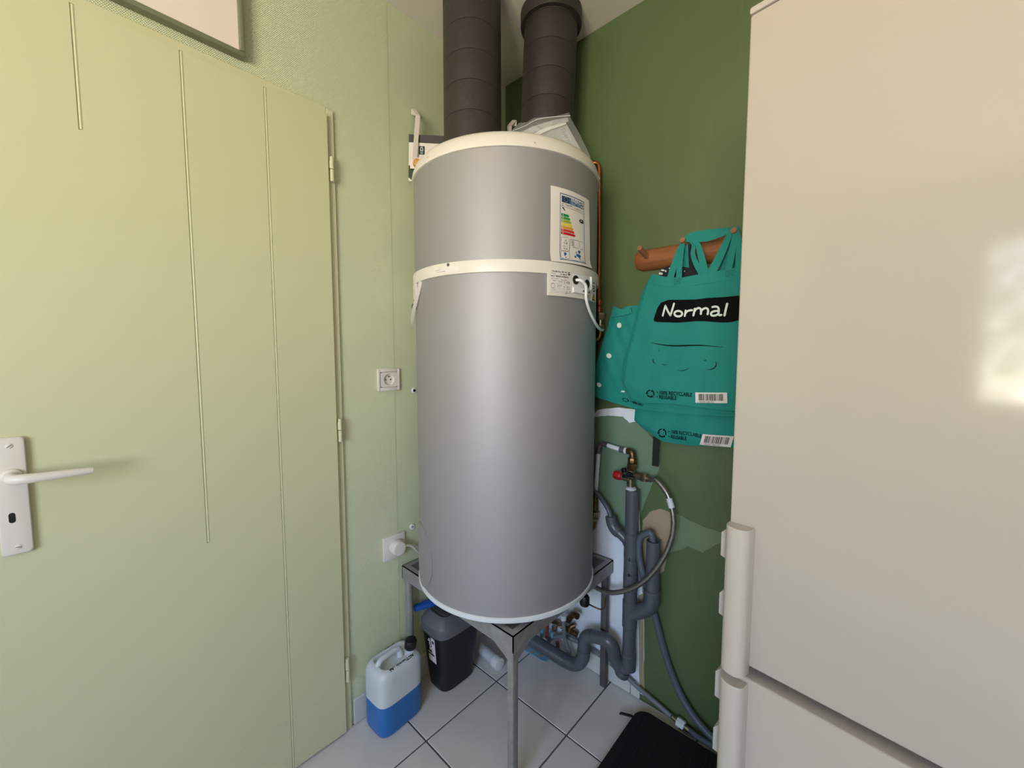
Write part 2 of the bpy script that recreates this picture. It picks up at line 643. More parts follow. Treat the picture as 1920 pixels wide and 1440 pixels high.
# left wall with the door opening
DY0, DY1, DTOP = -0.788, -1.572, 2.056          # opening seen from the frame's outer edge
wl = MB()
wl.box((-0.12, DY0, -0.004), (0, 0.0, CEIL))
wl.box((-0.12, ROOM_Y, -0.004), (0, DY1, CEIL))
wl.box((-0.12, DY1, DTOP), (0, DY0, CEIL))
wl.box((-0.12, DY1, -0.004), (-0.09, DY0, DTOP))
wall_left = struct(wl.build('wall_left', 'wall_light'))
wp = MB()
wp.box((0, DY0, 0.09), (0.0012, -0.592, CEIL))
wp.box((0, ROOM_Y, DTOP), (0.0012, DY0, CEIL))
wp.box((0, ROOM_Y, 0.0), (0.0012, DY1, DTOP))
wp.build('wallpaper', 'wallpaper', wall_left)

# right wall, its filler patches and unpainted parts
wall_right = struct(MB().box((-0.12, 0, -0.004), (ROOM_X + 0.1, 0.12, CEIL)).build('wall_right', 'wall_green'))


def patch(name, m, pts, th, n=5, amp=0.004, seed=1):
    """layer of paint or filler with a ragged outline on the right wall"""
    rnd = random.Random(seed)
    P = []
    for a, b in zip(pts, pts[1:] + pts[:1]):
        for k in range(n):
            t = k / n
            P.append((a[0] + (b[0] - a[0]) * t + (rnd.uniform(-amp, amp) if k else 0), 0.0, a[2] + (b[2] - a[2]) * t + (rnd.uniform(-amp, amp) if k else 0)))
    MB().prism(P, (0, -th, 0)).build(name, m, wall_right)


patch('grey_green_paint_patch', 'grey_green', [(0.44, 0, 1.09), (0.6609, 0.0000, 1.0531), (0.7480, 0.0000, 0.9720), (0.7464, 0.0000, 0.8914), (0.6910, 0.0000, 0.7415), (0.66, 0, 0.60), (0.44, 0, 0.60)], 0.0004, amp=0.003)
patch('white_plaster_patch', 'white_plaster', [(0.0, 0, 0.80), (0.4956, 0.0000, 0.7447), (0.5533, 0.0000, 0.6947), (0.6052, 0.0000, 0.5933), (0.6647, 0.0000, 0.6328), (0.6670, 0.0000, 0.7149), (0.6772, 0.0000, 0.7217), (0.6914, 0.0000, 0.4782), (0.7067, 0.0000, 0.2783), (0.712, 0, 0.02), (0.0, 0, 0.0)], 0.0008, amp=0.0015, seed=3)
patch('bare_plaster_patch', 'beige_plaster', [(0.6920, 0.0000, 0.6211), (0.6902, 0.0000, 0.6911), (0.7233, 0.0000, 0.7342), (0.7579, 0.0000, 0.7513), (0.7881, 0.0000, 0.7478), (0.8005, 0.0000, 0.7036), (0.7735, 0.0000, 0.5297), (0.6949, 0.0000, 0.4179)], 0.0010, amp=0.0015, seed=4)
patch('pale_green_paint_patch', 'pale_green', [(0.7684, 0.0000, 0.7135), (0.8102, 0.0000, 0.7481), (0.9012, 0.0000, 0.7279), (0.9780, 0.0000, 0.7247), (0.9846, 0.0000, 0.7111), (0.9356, 0.0000, 0.6774), (0.9007, 0.0000, 0.6402), (0.8525, 0.0000, 0.6461), (0.7813, 0.0000, 0.5913)], 0.0006, amp=0.0015, seed=5)
patch('torn_wallpaper_patch', 'white_plaster', [(0.4711, 0.0000, 1.0487), (0.4993, 0.0000, 1.0812), (0.5856, 0.0000, 1.0973), (0.6599, 0.0000, 1.0961), (0.6609, 0.0000, 1.0531), (0.6299, 0.0000, 1.0436), (0.6038, 0.0000, 1.0648), (0.5415, 0.0000, 1.0624)], 0.0007, amp=0.001, seed=6)
patch('torn_edge_patch', 'beige_plaster', [(0.6810, 0.0000, 0.3914), (0.6990, 0.0000, 0.4196), (0.7147, 0.0000, 0.0413), (0.6963, 0.0000, 0.0195)], 0.0011, amp=0.002, seed=8)

# back wall with the garden door behind the photographer, and the far side wall
x0, x1, z0, z1 = WIN
bw = MB()
bw.box((-0.12, ROOM_Y - 0.12, -0.004), (x0, ROOM_Y, CEIL))
bw.box((x1, ROOM_Y - 0.12, -0.004), (ROOM_X + 0.1, ROOM_Y, CEIL))
bw.box((x0, ROOM_Y - 0.12, z1), (x1, ROOM_Y, CEIL))
bw.box((x0, ROOM_Y - 0.12, -0.004), (x1, ROOM_Y, z0))
struct(bw.build('wall_back', 'back_wall'))
struct(MB().box((ROOM_X, ROOM_Y - 0.12, -0.004), (ROOM_X + 0.1, 0.12, CEIL)).build('wall_side', 'back_wall'))
win = thing('window_1', ((x0 + x1) / 2, ROOM_Y - 0.05, z0), 'garden window in the wall behind the camera', 'window')
struct(win)
xm = (x0 + x1) / 2
for a, b in (((x0, z0), (x0 + 0.06, z1)), ((x1 - 0.06, z0), (x1, z1)), ((x0 + 0.06, z1 - 0.06), (x1 - 0.06, z1)), ((x0 + 0.06, z0), (x1 - 0.06, z0 + 0.08)), ((xm - 0.04, z0 + 0.08), (xm + 0.04, z1 - 0.06))):
    MB().rbox((a[0], ROOM_Y - 0.08, a[1]), (b[0], ROOM_Y - 0.03, b[1]), 0.004, 1).build('frame_bar', 'cream', win)
for a, b in ((x0 + 0.06, xm - 0.04), (xm + 0.04, x1 - 0.06)):
    MB().box((a, ROOM_Y - 0.058, z0 + 0.08), (b, ROOM_Y - 0.054, z1 - 0.06)).build('pane', 'glass', win)

# skirting tiles
bl = thing('baseboard_left', (0.005, -0.4, 0), 'white tiled skirting along the light green wall', 'skirting')
struct(bl)
ys = [-0.784, -0.6455, -0.3095, -0.012]
for a, b in zip(ys, ys[1:]):
    MB().rbox((0.0, a + 0.0015, 0.003), (0.010, b - 0.0015, 0.092), 0.0015, 1).build('tile', 'skirt', bl)
br = thing('baseboard_right', (0.3, -0.005, 0), 'white tiled skirting along the green wall', 'skirting')
struct(br)
xs = [0.012, 0.325, 0.661, 0.700]
for a, b in zip(xs, xs[1:]):
    MB().rbox((a + 0.0015, -0.010, 0.003), (b - 0.0015, -0.001, 0.075 if b < 0.69 else 0.06), 0.0015, 1).build('tile', 'skirt', br)

# ------------------------------------------------------------------ door on the left
LY0, LY1 = -0.816, -1.546
LZ0, LZ1 = 0.008, 2.029
frame = thing('trim_1', (0, -1.18, 0), 'light green door frame', 'door frame')
struct(frame)
fx0, fx1 = -0.06, 0.009
MB().rbox((fx0, LY0 + 0.0035, 0.0), (fx1, DY0 - 0.0028, DTOP - 0.002), 0.0015, 1).build('jamb', 'door', frame)
MB().rbox((fx0, DY1, 0.0), (fx1, LY1 - 0.0035, DTOP), 0.0015, 1).build('jamb', 'door', frame)
MB().rbox((fx0, LY1 - 0.0035, LZ1 + 0.003), (fx1, LY0 + 0.0035, DTOP), 0.0015, 1).build('head', 'door', frame)

door = thing('door_1', (0, -1.18, 0), 'light green panelled door with white lever handle', 'door')
struct(door)
GW = 0.0072
grooves_v = [(-1.3415, 1.774, LZ1), (-1.1635, 0.80, LZ1), (-0.9835, LZ0, LZ1)]
us = [LY1]
for y, a, b in grooves_v:
    us += [y - GW / 2, y + GW / 2]
us += [LY0]
zs = [LZ0, 0.80, 1.774, LZ1]


def groove_depth(u, v):
    for y, a, b in grooves_v:
        if abs(u - y) < GW / 2 and a < v < b:
            return 0.0178
    return 0.020


leaf = MB()
leaf.relief(us, zs, groove_depth, lambda u, v, d: (d, u, v))
leaf.add([(-0.02, LY1, LZ0), (-0.02, LY0, LZ0), (-0.02, LY0, LZ1), (-0.02, LY1, LZ1), (0.02, LY1, LZ0), (0.02, LY0, LZ0), (0.02, LY0, LZ1), (0.02, LY1, LZ1)],
         [(0, 1, 2, 3), (0, 4, 5, 1), (3, 2, 6, 7), (1, 5, 6, 2), (0, 3, 7, 4)])
lf = leaf.build('leaf', 'door', door, ang=20)
for y, a, b in grooves_v:                                   # rounded bead that sits in each groove
    MB().tube([(0.0172, y + 0.0010, a + 0.003), (0.0172, y + 0.0010, b - 0.001)], 0.0033, 8, smooth=False).build('bead', 'door', lf)
MB().ribbon([(0.0201, LY0 - 0.002, 0.186), (0.0201, -0.94, 0.180), (0.0201, -1.16, 0.168)], 0.0022, 0.0012, wdir=(0, 0, 1)).build('bead', 'door', lf)
for za, zb in ((1.833, 1.907), (1.013, 1.088), (0.183, 0.266)):
    h = MB()
    zm = (za + zb) / 2
    h.cyl((0.019, -0.8045, za), (0.019, -0.8045, zm - 0.0008), 0.0062, 14, bev=0.0012)
    h.cyl((0.019, -0.8045, zm + 0.0008), (0.019, -0.8045, zb), 0.0062, 14, bev=0.0012)
    h.box((0.008, -0.812, zm + 0.003), (0.0195, -0.8045, zb - 0.012))
    h.build('hinge', 'door', door)
# handle
hp = MB()
prof = []
Y0, Y1, Z0, Z1 = -1.4965, -1.4545, 0.890, 1.130
for (cy, cz, a0) in ((Y1 - 0.007, Z1 - 0.007, 0), (Y0 + 0.007, Z1 - 0.007, 90), (Y0 + 0.007, Z0 + 0.007, 180), (Y1 - 0.007, Z0 + 0.007, 270)):
    for k in range(5):
        a = radians(a0 + k * 22.5)
        prof.append((cy + 0.007 * cos(a), cz + 0.007 * sin(a)))
cy, cz = (Y0 + Y1) / 2, (Z0 + Z1) / 2
n = len(prof)
rows = []
for xx, sc in ((0.0201, 1.0), (0.0268, 1.0), (0.0290, 0.94), (0.0296, 0.86)):
    rows.append([(xx, cy + (p[0] - cy) * sc, cz + (p[1] - cz) * (1 - (1 - sc) * 0.25)) for p in prof])
hp.add(sum(rows, []), [(j * n + i, j * n + (i + 1) % n, (j + 1) * n + (i + 1) % n, (j + 1) * n + i) for j in range(3) for i in range(n)] + [tuple(3 * n + i for i in range(n))])
hdl = hp.build('handle', 'cream', door)
lv = MB()
Yh, Zh = -1.4745, 1.052
lv.tube([(0.028, Yh, Zh), (0.050, Yh, Zh), (0.068, Yh + 0.004, Zh), (0.077, Yh + 0.018, Zh), (0.080, Yh + 0.045, Zh - 0.0005), (0.080, Yh + 0.085, Zh - 0.001), (0.079, Yh + 0.112, Zh - 0.002)],
        [0.0095, 0.0095, 0.0102, 0.0100, 0.0090, 0.0078, 0.0064], 16)
lv.turn([(0.015, 0), (0.0145, 0.006), (0.011, 0.009)], (0.0285, Yh, Zh), (1, 0, 0), 24)
lv.build('lever', 'cream', hdl)
kh = MB()
kh.prism([(0.0292, Yh - 0.0045 + 0.0045 * cos(a), 0.967 + s + 0.0045 * sin(a)) for s, a in [(0.006, radians(k * 30)) for k in range(7)] + [(-0.006, radians(180 + k * 30)) for k in range(7)]], (0.0006, 0, 0))
kh.build('keyhole', 'black', hdl)
for zz, ang in ((1.113, 40), (0.905, -10)):
    sc_ = MB()
    sc_.turn([(0.0052, 0), (0.0052, 0.0012), (0.004, 0.002)], (0.0288, -1.4745, zz), (1, 0, 0), 16)
    so = sc_.build('screw', 'cream', hdl)
    a = radians(ang)
    d = Vector((0, cos(a), sin(a))) * 0.0042
    w = Vector((0, -sin(a), cos(a))) * 0.0007
    c0 = Vector((0.0309, -1.4745, zz))
    MB().prism([c0 - d - w, c0 + d - w, c0 + d + w, c0 - d + w], (0.0002, 0, 0)).build('slot', 'gasket', hdl)

# ------------------------------------------------------------------ whiteboard above the door
wb = thing('whiteboard', (0.002, -1.35, 2.083), 'white board in a grey frame on the wall above the door', 'whiteboard')
B0, B1, BZ0, BZ1 = -1.027, -1.68, 2.080, 2.46
MB().box((0.0015, B1 + 0.008, BZ0 + 0.008), (0.020, B0 - 0.008, BZ1 - 0.008)).build('panel', 'board', wb)
for a, b in (((B1, BZ0), (B0, BZ0 + 0.014)), ((B1, BZ1 - 0.014), (B0, BZ1)), ((B1, BZ0 + 0.014), (B1 + 0.014, BZ1 - 0.014)), ((B0 - 0.014, BZ0 + 0.014), (B0, BZ1 - 0.014))):
    MB().rbox((0.0013, a[0], a[1]), (0.026, b[0], b[1]), 0.004, 2).build('frame_rail', 'alu', wb)

# ------------------------------------------------------------------ wall sockets


def plate_socket(c, w, label):
    y, z = c
    t = thing('wall_socket', (0.0, y, z), label, 'socket', 'wall sockets beside the water heater')
    return t


s1 = plate_socket((-0.6175, 1.2065), 0.085, 'upper white wall socket, empty, with its round recess showing')
y, z = -0.6175, 1.2065
b = MB()
b.rbox((0.0005, y - 0.044, z - 0.040), (0.009, y - 0.034, z + 0.040), 0.003, 2)
b.rbox((0.0005, y + 0.034, z - 0.040), (0.009, y + 0.044, z + 0.040), 0.003, 2)
b.rbox((0.0005, y - 0.035, z + 0.027), (0.0085, y + 0.035, z + 0.040), 0.002, 2)
b.rbox((0.0005, y - 0.035, z - 0.040), (0.0085, y + 0.035, z - 0.027), 0.002, 2)
b.build('cover_frame', 'cream', s1)
b = MB()
R0 = 0.0205
ring = []
m_ = 32
for k in range(m_):
    a = 2 * pi * k / m_
    q = max(abs(cos(a)) / 0.0338, abs(sin(a)) / 0.0264)
    ring.append(((cos(a), sin(a)), 1 / q))
vs = [(0.0082, y + c * r, z + s_ * r) for (c, s_), r in ring] + [(0.0082, y + c * R0, z + s_ * R0) for (c, s_), r in ring] + [(-0.004, y + c * R0 * 0.93, z + s_ * R0 * 0.93) for (c, s_), r in ring]
fs = [(i, (i + 1) % m_, m_ + (i + 1) % m_, m_ + i) for i in range(m_)] + [(m_ + i, m_ + (i + 1) % m_, 2 * m_ + (i + 1) % m_, 2 * m_ + i) for i in range(m_)] + [tuple(2 * m_ + i for i in range(m_))]
vs = [(max(v[0], 0.0016) if i >= 2 * m_ else v[0], v[1], v[2]) for i, v in enumerate(vs)]
b.add(vs, fs)
b.build('insert', 'cream', s1)
for dy, dz in ((-0.0095, 0), (0.0095, 0)):
    MB().cyl((0.0014, y + dy, z + dz), (0.0021, y + dy, z + dz), 0.0026, 12).build('contact_hole', 'black', s1)
MB().cyl((0.0016, y, z + 0.011), (0.007, y, z + 0.011), 0.0022, 12).build('earth_pin', 'nickel', s1)

s2 = plate_socket((-0.611, 0.585), 0.085, 'lower white wall socket with a round plug in it')
y, z = -0.611, 0.585
MB().rbox((0.0005, y - 0.044, z - 0.044), (0.010, y + 0.044, z + 0.044), 0.0022, 2).build('cover_frame', 'cream', s2)

pl = thing('power_plug', (0.010, y + 0.002, z), 'round white plug with white cord in the lower socket', 'plug')
b = MB()
b.turn([(0.026, 0), (0.0275, 0.004), (0.0265, 0.024), (0.0235, 0.030), (0.012, 0.031)], (0.0102, y + 0.004, z), (1, 0, 0), 32)
b.build('body', 'cream', pl)
MB().tube([(0.028, y + 0.024, z - 0.001), (0.030, y + 0.044, z - 0.004), (0.028, y + 0.066, z - 0.018), (0.022, y + 0.088, z - 0.045), (0.018, y + 0.11, z - 0.060), (0.016, y + 0.16, z - 0.064)], 0.0042, 10).build('cord', 'cream', pl)

# wall anchors left in the wall
for zz, yy, lab in ((1.160, -0.510, 'upper white wall anchor with an open dark hole beside the tank'), (0.633, -0.530, 'lower white wall anchor above the lower socket by the tank')):
    t = thing('wall_anchor', (0, yy, zz), lab, 'wall anchor', 'wall anchors beside the tank')
    b = MB()
    b.turn([(0.0105, 0), (0.0105, 0.003), (0.009, 0.0045)], (0.0002, yy, zz), (1, 0, 0), 24)
    b.build('collar', 'cool_white', t)
    if zz > 1:
        MB().turn([(0.0060, 0), (0.0055, 0.0006)], (0.0047, yy, zz), (1, 0, 0), 18).build('hole', 'black', t)
    else:
        MB().turn([(0.0036, 0), (0.0034, 0.0006)], (0.0047, yy + 0.001, zz), (1, 0, 0), 18).build('hole', 'gasket', t)

# ------------------------------------------------------------------ leaflet and over-door hooks in the corner
lt = thing('leaflet', (0.008, -0.44, 1.93), 'printed card with dark top stripe pinned behind the white hook', 'leaflet')


LN = Vector((0.676, -0.737, 0.0))


def L(u, v, d=0.0):
    """leaflet surface, u to the right, v down; it stands turned towards the room"""
    a, b_, c_ = Vector((0.012, -0.519, 2.088)), Vector((0.130, -0.411, 2.080)), Vector((0.0085, -0.522, 1.925))
    return a + (b_ - a) * u + (c_ - a) * v + LN * d


def lrect(name, m, u0, u1, v0, v1, d):
    b = MB()
    b.prism([L(u0, v0, d), L(u1, v0, d), L(u1, v1, d), L(u0, v1, d)], LN * 0.0004)
    return b.build(name, m, lt)


lrect('card', 'paper', 0, 1, 0, 1, 0)
lrect('stripe', 'dark_grey_print', 0, 1, 0, 0.17, 0.0006)
lrect('certification_mark', 'dark_green_print', 0.225, 0.36, 0.24, 0.42, 0.0006)
bb = MB()
stroke(bb, [(0.262, 0.335), (0.277, 0.27), (0.307, 0.27), (0.322, 0.335)], 0.012, lambda u, v: L(u, v, 0.0014))
stroke(bb, [(0.265, 0.335), (0.32, 0.335)], 0.012, lambda u, v: L(u, v, 0.0014))
for q in (0.36, 0.38, 0.40):
    stroke(bb, [(0.262, q), (0.322, q)], 0.006, lambda u, v: L(u, v, 0.0014))
bb.build('mark_lines', 'dot_white', lt)
bb = MB()
rnd = random.Random(4)
P = [(0.0, 0.73)]
for k in range(9):
    P.append((0.06 + k * 0.055, 0.70 + 0.06 * rnd.random() + (0.06 if k % 2 else 0)))
P += [(0.56, 1.0), (0.1, 1.0), (0.06, 1.03), (0.0, 0.98)]
bb.prism([L(u, v - 0.06, 0.0006) for u, v in P], LN * 0.0005)
bb.build('plant_picture', 'leaf_print', lt)


def door_hook(base, tip, label, with_knob, out):
    """flat strap that would hang over a door, its top bent back, with a plate (and wooden knob) at the foot"""
    t = thing('over_door_hook', base, label, 'hook', 'white over-door hooks beside the ducts')
    b = MB()
    o = Vector(out)
    p0, p1 = Vector(base), Vector(tip)
    side = Vector((0.35, 0.94, 0)).normalized() if abs(o.x) > 0.5 else Vector((0.86, 0.5, 0)).normalized()
    b.ribbon([p0, p0 + (p1 - p0) * 0.5, p1], 0.016, 0.0028, wdir=side, sub=4)
    back = p1 - o * 0.026 + Vector((0, 0, 0.030))
    b.ribbon([p1, p1 * 0.5 + back * 0.5, back], 0.016, 0.0028, wdir=side, sub=2)
    b.ribbon([back, back - Vector((0, 0, 0.010)), back - Vector((0, 0, 0.02))], 0.016, 0.0028, wdir=side, sub=2)
    b.build('strap', 'cream', t)
    if with_knob:
        c0 = p0 + Vector((0.0, 0.006, -0.012))
        b = MB()
        R_ = Vector((0.737, 0.676, 0))
        Nn = Vector((0.676, -0.737, 0))
        b.rbox((-0.022, -0.002, -0.019), (0.040, 0.002, 0.019), 0.0019, 2, lambda v: c0 + R_ * v[0] - Nn * v[1] + Vector((0, 0, v[2])))
        b.build('plate', 'cream', t)
        b = MB()
        b.turn([(0.006, 0), (0.006, 0.006), (0.013, 0.012), (0.016, 0.022), (0.013, 0.031), (0.005, 0.034)], c0 + Nn * 0.002 + R_ * 0.010 + Vector((0, 0, -0.012)), Nn, 20)
        b.build('knob', 'amber', t)
    return t


door_hook((0.042, -0.517, 1.993), (0.042, -0.5005, 2.150), 'white over-door hook with wooden knob in front of the card', True, (1, 0, 0))
door_hook((0.314, -0.306, 1.9075), (0.299, -0.296, 2.100), 'white over-door hook strap standing on the tank between the two ducts', False, (0, -1, 0))

# ================================================================== water heater on its stand
TX, TY, TR = 0.3245, -0.341, 0.310
TB = 0.515                                                     # underside of the tank


def CY(deg, z, d=0.0):
    """point on the tank's skin: angle, height, distance out of the skin"""
    a = radians(deg)
    return (TX + (TR + d) * cos(a), TY + (TR + d) * sin(a), z)


stand = thing('steel_stand', (0.296, -0.296, 0), 'square galvanised steel stand carrying the water heater', 'stand')
SX0, SX1, SY0, SY1, ST = 0.012, 0.580, -0.584, -0.010, 0.503
b = MB()
b.box((SX0 + 0.023, SY0 + 0.023, ST - 0.005), (SX1 - 0.023, SY1 - 0.023, ST - 0.0015))
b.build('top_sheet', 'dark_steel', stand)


def apron(p, q, inn, h=0.050):
    """L-profile side rail: upright flange, turned-in lip on top"""
    p, q, inn = Vector(p), Vector(q), Vector(inn)
    d = (q - p)
    L_ = d.length
    d.normalize()
    b = MB()
    z = Vector((0, 0, 1))
    b.prism([p - z * h, q - z * h, q, p], inn * 0.003)
    b.prism([p, q, q + inn * 0.022 - d * 0.022, p + inn * 0.022 + d * 0.022], -z * 0.003)
    return b.build('side_rail', 'steel', stand)


apron((SX0, SY0, ST), (SX1, SY0, ST), (0, 1, 0))
apron((SX1, SY0, ST), (SX1, SY1, ST), (-1, 0, 0))
apron((SX1, SY1, ST), (SX0, SY1, ST), (0, -1, 0))
apron((SX0, SY1, ST), (SX0, SY0, ST), (1, 0, 0))
# corner gusset at the front where the rails widen towards the leg
b = MB()
b.prism([(SX1 - 0.075, SY0 - 0.0005, ST - 0.050), (SX1, SY0 - 0.0005, ST - 0.050), (SX1, SY0 - 0.0005, ST - 0.078), (SX1 - 0.022, SY0 - 0.0005, ST - 0.078)], (0, 0.003, 0))
b.prism([(SX1 + 0.0005, SY0, ST - 0.050), (SX1 + 0.0005, SY0 + 0.075, ST - 0.050), (SX1 + 0.0005, SY0 + 0.022, ST - 0.078), (SX1 + 0.0005, SY0, ST - 0.078)], (-0.003, 0, 0))
b.build('gusset', 'steel', stand)
for lx, ly in ((SX1 - 0.0145, SY0 + 0.0145), (SX1 - 0.0155, SY1 - 0.030), (SX0 + 0.016, SY1 - 0.016)):
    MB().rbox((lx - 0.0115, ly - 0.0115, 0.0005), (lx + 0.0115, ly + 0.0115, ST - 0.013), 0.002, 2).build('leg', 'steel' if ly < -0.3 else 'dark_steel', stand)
MB().cyl((SX0 + 0.018, SY0 + 0.018, 0.0005), (SX0 + 0.018, SY0 + 0.018, ST - 0.013), 0.0135, 20).build('leg', 'steel', stand)

wh = thing('water_heater', (TX, TY, TB), 'tall grey cylindrical heat-pump water heater with white top cap and band', 'water heater')
b = MB()
b.lathe([(TR - 0.006, TB + 0.004), (TR, TB + 0.012), (TR, 1.857)], (TX, TY), 96)
body = b.build('body', 'tank', wh)
MB().lathe([(TR - 0.02, TB - 0.004), (TR + 0.002, TB - 0.001), (TR + 0.0045, TB + 0.004), (TR + 0.0045, TB + 0.013), (TR + 0.0005, TB + 0.015)], (TX, TY), 96).build('bottom_ring', 'cool_white', wh)
for a in (45, 165, 285):
    MB().cyl((TX + 0.2 * cos(radians(a)), TY + 0.2 * sin(radians(a)), ST - 0.0012), (TX + 0.2 * cos(radians(a)), TY + 0.2 * sin(radians(a)), TB), 0.025, 20).build('foot', 'black', wh)
cap = MB().lathe([(TR + 0.0005, 1.851), (TR + 0.005, 1.852), (TR + 0.0055, 1.858), (TR + 0.003, 1.872), (TR - 0.003, 1.887), (TR - 0.012, 1.897), (TR - 0.026, 1.9025), (TR - 0.05, 1.904), (0.0, 1.906)], (TX, TY), 96).build('top_cap', 'cream', wh)
for dg, zz in ((-32.5, 1.8635), (-92.3, 1.8645), (27, 1.864)):
    MB().turn([(0.0042, 0), (0.0040, 0.0014), (0.002, 0.0020)], CY(dg, zz, 0.0045), (cos(radians(dg)), sin(radians(dg)), 0.1), 16).build('screw', 'cream', cap)
    MB().turn([(0.0014, 0), (0.0013, 0.0004)], CY(dg, zz, 0.0066), (cos(radians(dg)), sin(radians(dg)), 0.1), 10).build('screw_recess', 'gasket', cap)
band = MB().lathe([(TR + 0.0003, 1.5205), (TR + 0.0058, 1.5212), (TR + 0.0064, 1.524), (TR + 0.0064, 1.552), (TR + 0.0058, 1.5548), (TR + 0.0003, 1.5556)], (TX, TY), 96).build('band', 'cream', wh)


def cyl_patch(name, m, a0, a1, z0, z1, d0, d1, parent, n=10):
    """curved plate on the tank's skin"""
    b = MB()
    b.sheet(lambda u, v, t: CY(a0 + (a1 - a0) * u, z0 + (z1 - z0) * v, d0 + t), n, 2, d1 - d0)
    return b.build(name, m, parent)


# drops of the band: terminal box on the right, lifting grip on the left
tb = cyl_patch('terminal_box', 'cream', -24.9, 17.0, 1.4610, 1.5220, 0.0002, 0.0075, wh, 16)
cyl_patch('recess_face', 'cool_white', -9.3, 7.5, 1.487, 1.5290, 0.0076, 0.0086, tb, 6)
b = MB()
b.sheet(lambda u, v, t: CY(7.2 + 1.5 * u, 1.492 + 0.040 * v, 0.0066 + t), 2, 2, 0.006)
b.build('cover_edge', 'cool_white', tb)
for dg in (-7.3, 3.2):
    r_ = (cos(radians(dg)), sin(radians(dg)), 0)
    g = MB().turn([(0.0128, 0), (0.0128, 0.0015), (0.0105, 0.003), (0.006, 0.0016)], CY(dg, 1.5120 - (0.004 if dg > 0 else 0), 0.0086), r_, 28).build('grommet', 'black', tb)
b = MB()
b.sheet(lambda u, v, t: CY(-9.8 + 14.3 * u, 1.4745 + 0.0150 * v, 0.0087 + t), 6, 2, 0.007)
clamp = b.build('cable_clamp', 'cool_white', tb)
for dg in (-2.2, 3.3):
    MB().turn([(0.0036, 0), (0.0032, 0.0012)], CY(dg, 1.482, 0.0157), (cos(radians(dg)), sin(radians(dg)), 0), 14).build('screw', 'dark_steel', clamp)
MB().tube([CY(-7.3, 1.512, 0.006), CY(-5.5, 1.510, 0.020), CY(-2.5, 1.498, 0.024), CY(-1.2, 1.482, 0.021), CY(-0.3, 1.462, 0.018), CY(4, 1.432, 0.014), CY(13, 1.402, 0.010), CY(25, 1.384, 0.010), CY(36, 1.380, 0.020), CY(44, 1.383, 0.034)], 0.0044, 12).build('cable', 'cool_white', wh)


def on_label(a0, a1, z0, z1, d):
    return lambda u, v: CY(a0 + (a1 - a0) * u, z1 + (z0 - z1) * v, d)


# rating plate
RP = (-24.6, -10.3, 1.4665, 1.5345)
rpl = cyl_patch('rating_plate', 'paper', RP[0], RP[1], RP[2], RP[3], 0.0078, 0.0084, wh, 6)
fn = on_label(*RP, 0.0087)
sx_, sz_ = (RP[1] - RP[0]) * pi / 180 * TR, RP[3] - RP[2]       # plate size in metres


def plate_text(mb, txt, u, v, size, f, w, h, bold=0.0, align='LEFT'):
    put_text(mb, txt, size, lambda a, c: f(u + a / w, v - c / h), align, bold)


ink = MB()
plate_text(ink, 'Chauffe-Eau 200 HR 2.1', 0.10, 0.12, 0.0062, fn, sx_, sz_, 0.0001)
plate_text(ink, 'Thermo', 0.08, 0.20, 0.0044, fn, sx_, sz_)
plate_text(ink, 'No. 886424', 0.45, 0.21, 0.0052, fn, sx_, sz_, 0.0001)
plate_text(ink, 'Ref n° 008424-2427B4032', 0.07, 0.31, 0.0056, fn, sx_, sz_, 0.00015)
plate_text(ink, '230 V ~ 50 Hz', 0.08, 0.40, 0.0040, fn, sx_, sz_)
plate_text(ink, 'Pmax 2450 W', 0.50, 0.43, 0.0040, fn, sx_, sz_)
plate_text(ink, '200 L', 0.16, 0.50, 0.0038, fn, sx_, sz_)
plate_text(ink, '0,8 MPa', 0.40, 0.52, 0.0038, fn, sx_, sz_)
plate_text(ink, 'IPX1B', 0.64, 0.53, 0.0036, fn, sx_, sz_)
plate_text(ink, 'CE', 0.76, 0.55, 0.0090, fn, sx_, sz_, 0.0001)
plate_text(ink, 'R290 150g', 0.34, 0.66, 0.0036, fn, sx_, sz_)
plate_text(ink, 'GWP 3', 0.34, 0.72, 0.0036, fn, sx_, sz_)
plate_text(ink, 'Fabrication', 0.10, 0.84, 0.0030, fn, sx_, sz_)
for q in (0.455, 0.575, 0.79, 0.87, 0.915, 0.955):
    stroke(ink, [(0.07, q), (0.70, q)], 0.004, fn, 10)
stroke(ink, [(0.70, 0.575), (0.70, 0.79)], 0.004, fn)
stroke(ink, [(0.16 + 0.075 * cos(k * pi / 6), 0.68 + 0.09 * sin(k * pi / 6)) for k in range(13)], 0.012, fn, 2)
for dx, dy in ((0.0, -0.05), (0.03, 0.02), (-0.03, 0.03)):
    stroke(ink, [(0.87 + dx, 0.13 + dy), (0.872 + dx, 0.135 + dy)], 0.06, fn, 2)
stroke(ink, [(0.78, 0.66), (0.78, 0.79), (0.85, 0.77), (0.92, 0.79), (0.92, 0.66), (0.85, 0.68), (0.78, 0.66)], 0.012, fn, 1)
stroke(ink, [(0.85, 0.68), (0.85, 0.77)], 0.01, fn, 1)
stroke(ink, [(0.73, 0.95), (0.78, 0.84), (0.83, 0.95), (0.73, 0.95)], 0.02, fn, 1)
stroke(ink, [(0.92, 0.84), (0.88, 0.95), (0.96, 0.95), (0.92, 0.84)], 0.014, fn, 1)
stroke(ink, [(0.62, 0.70), (0.64, 0.66), (0.67, 0.70), (0.64, 0.74)], 0.010, fn, 2)
ink.build('plate_print', 'print_black', rpl)
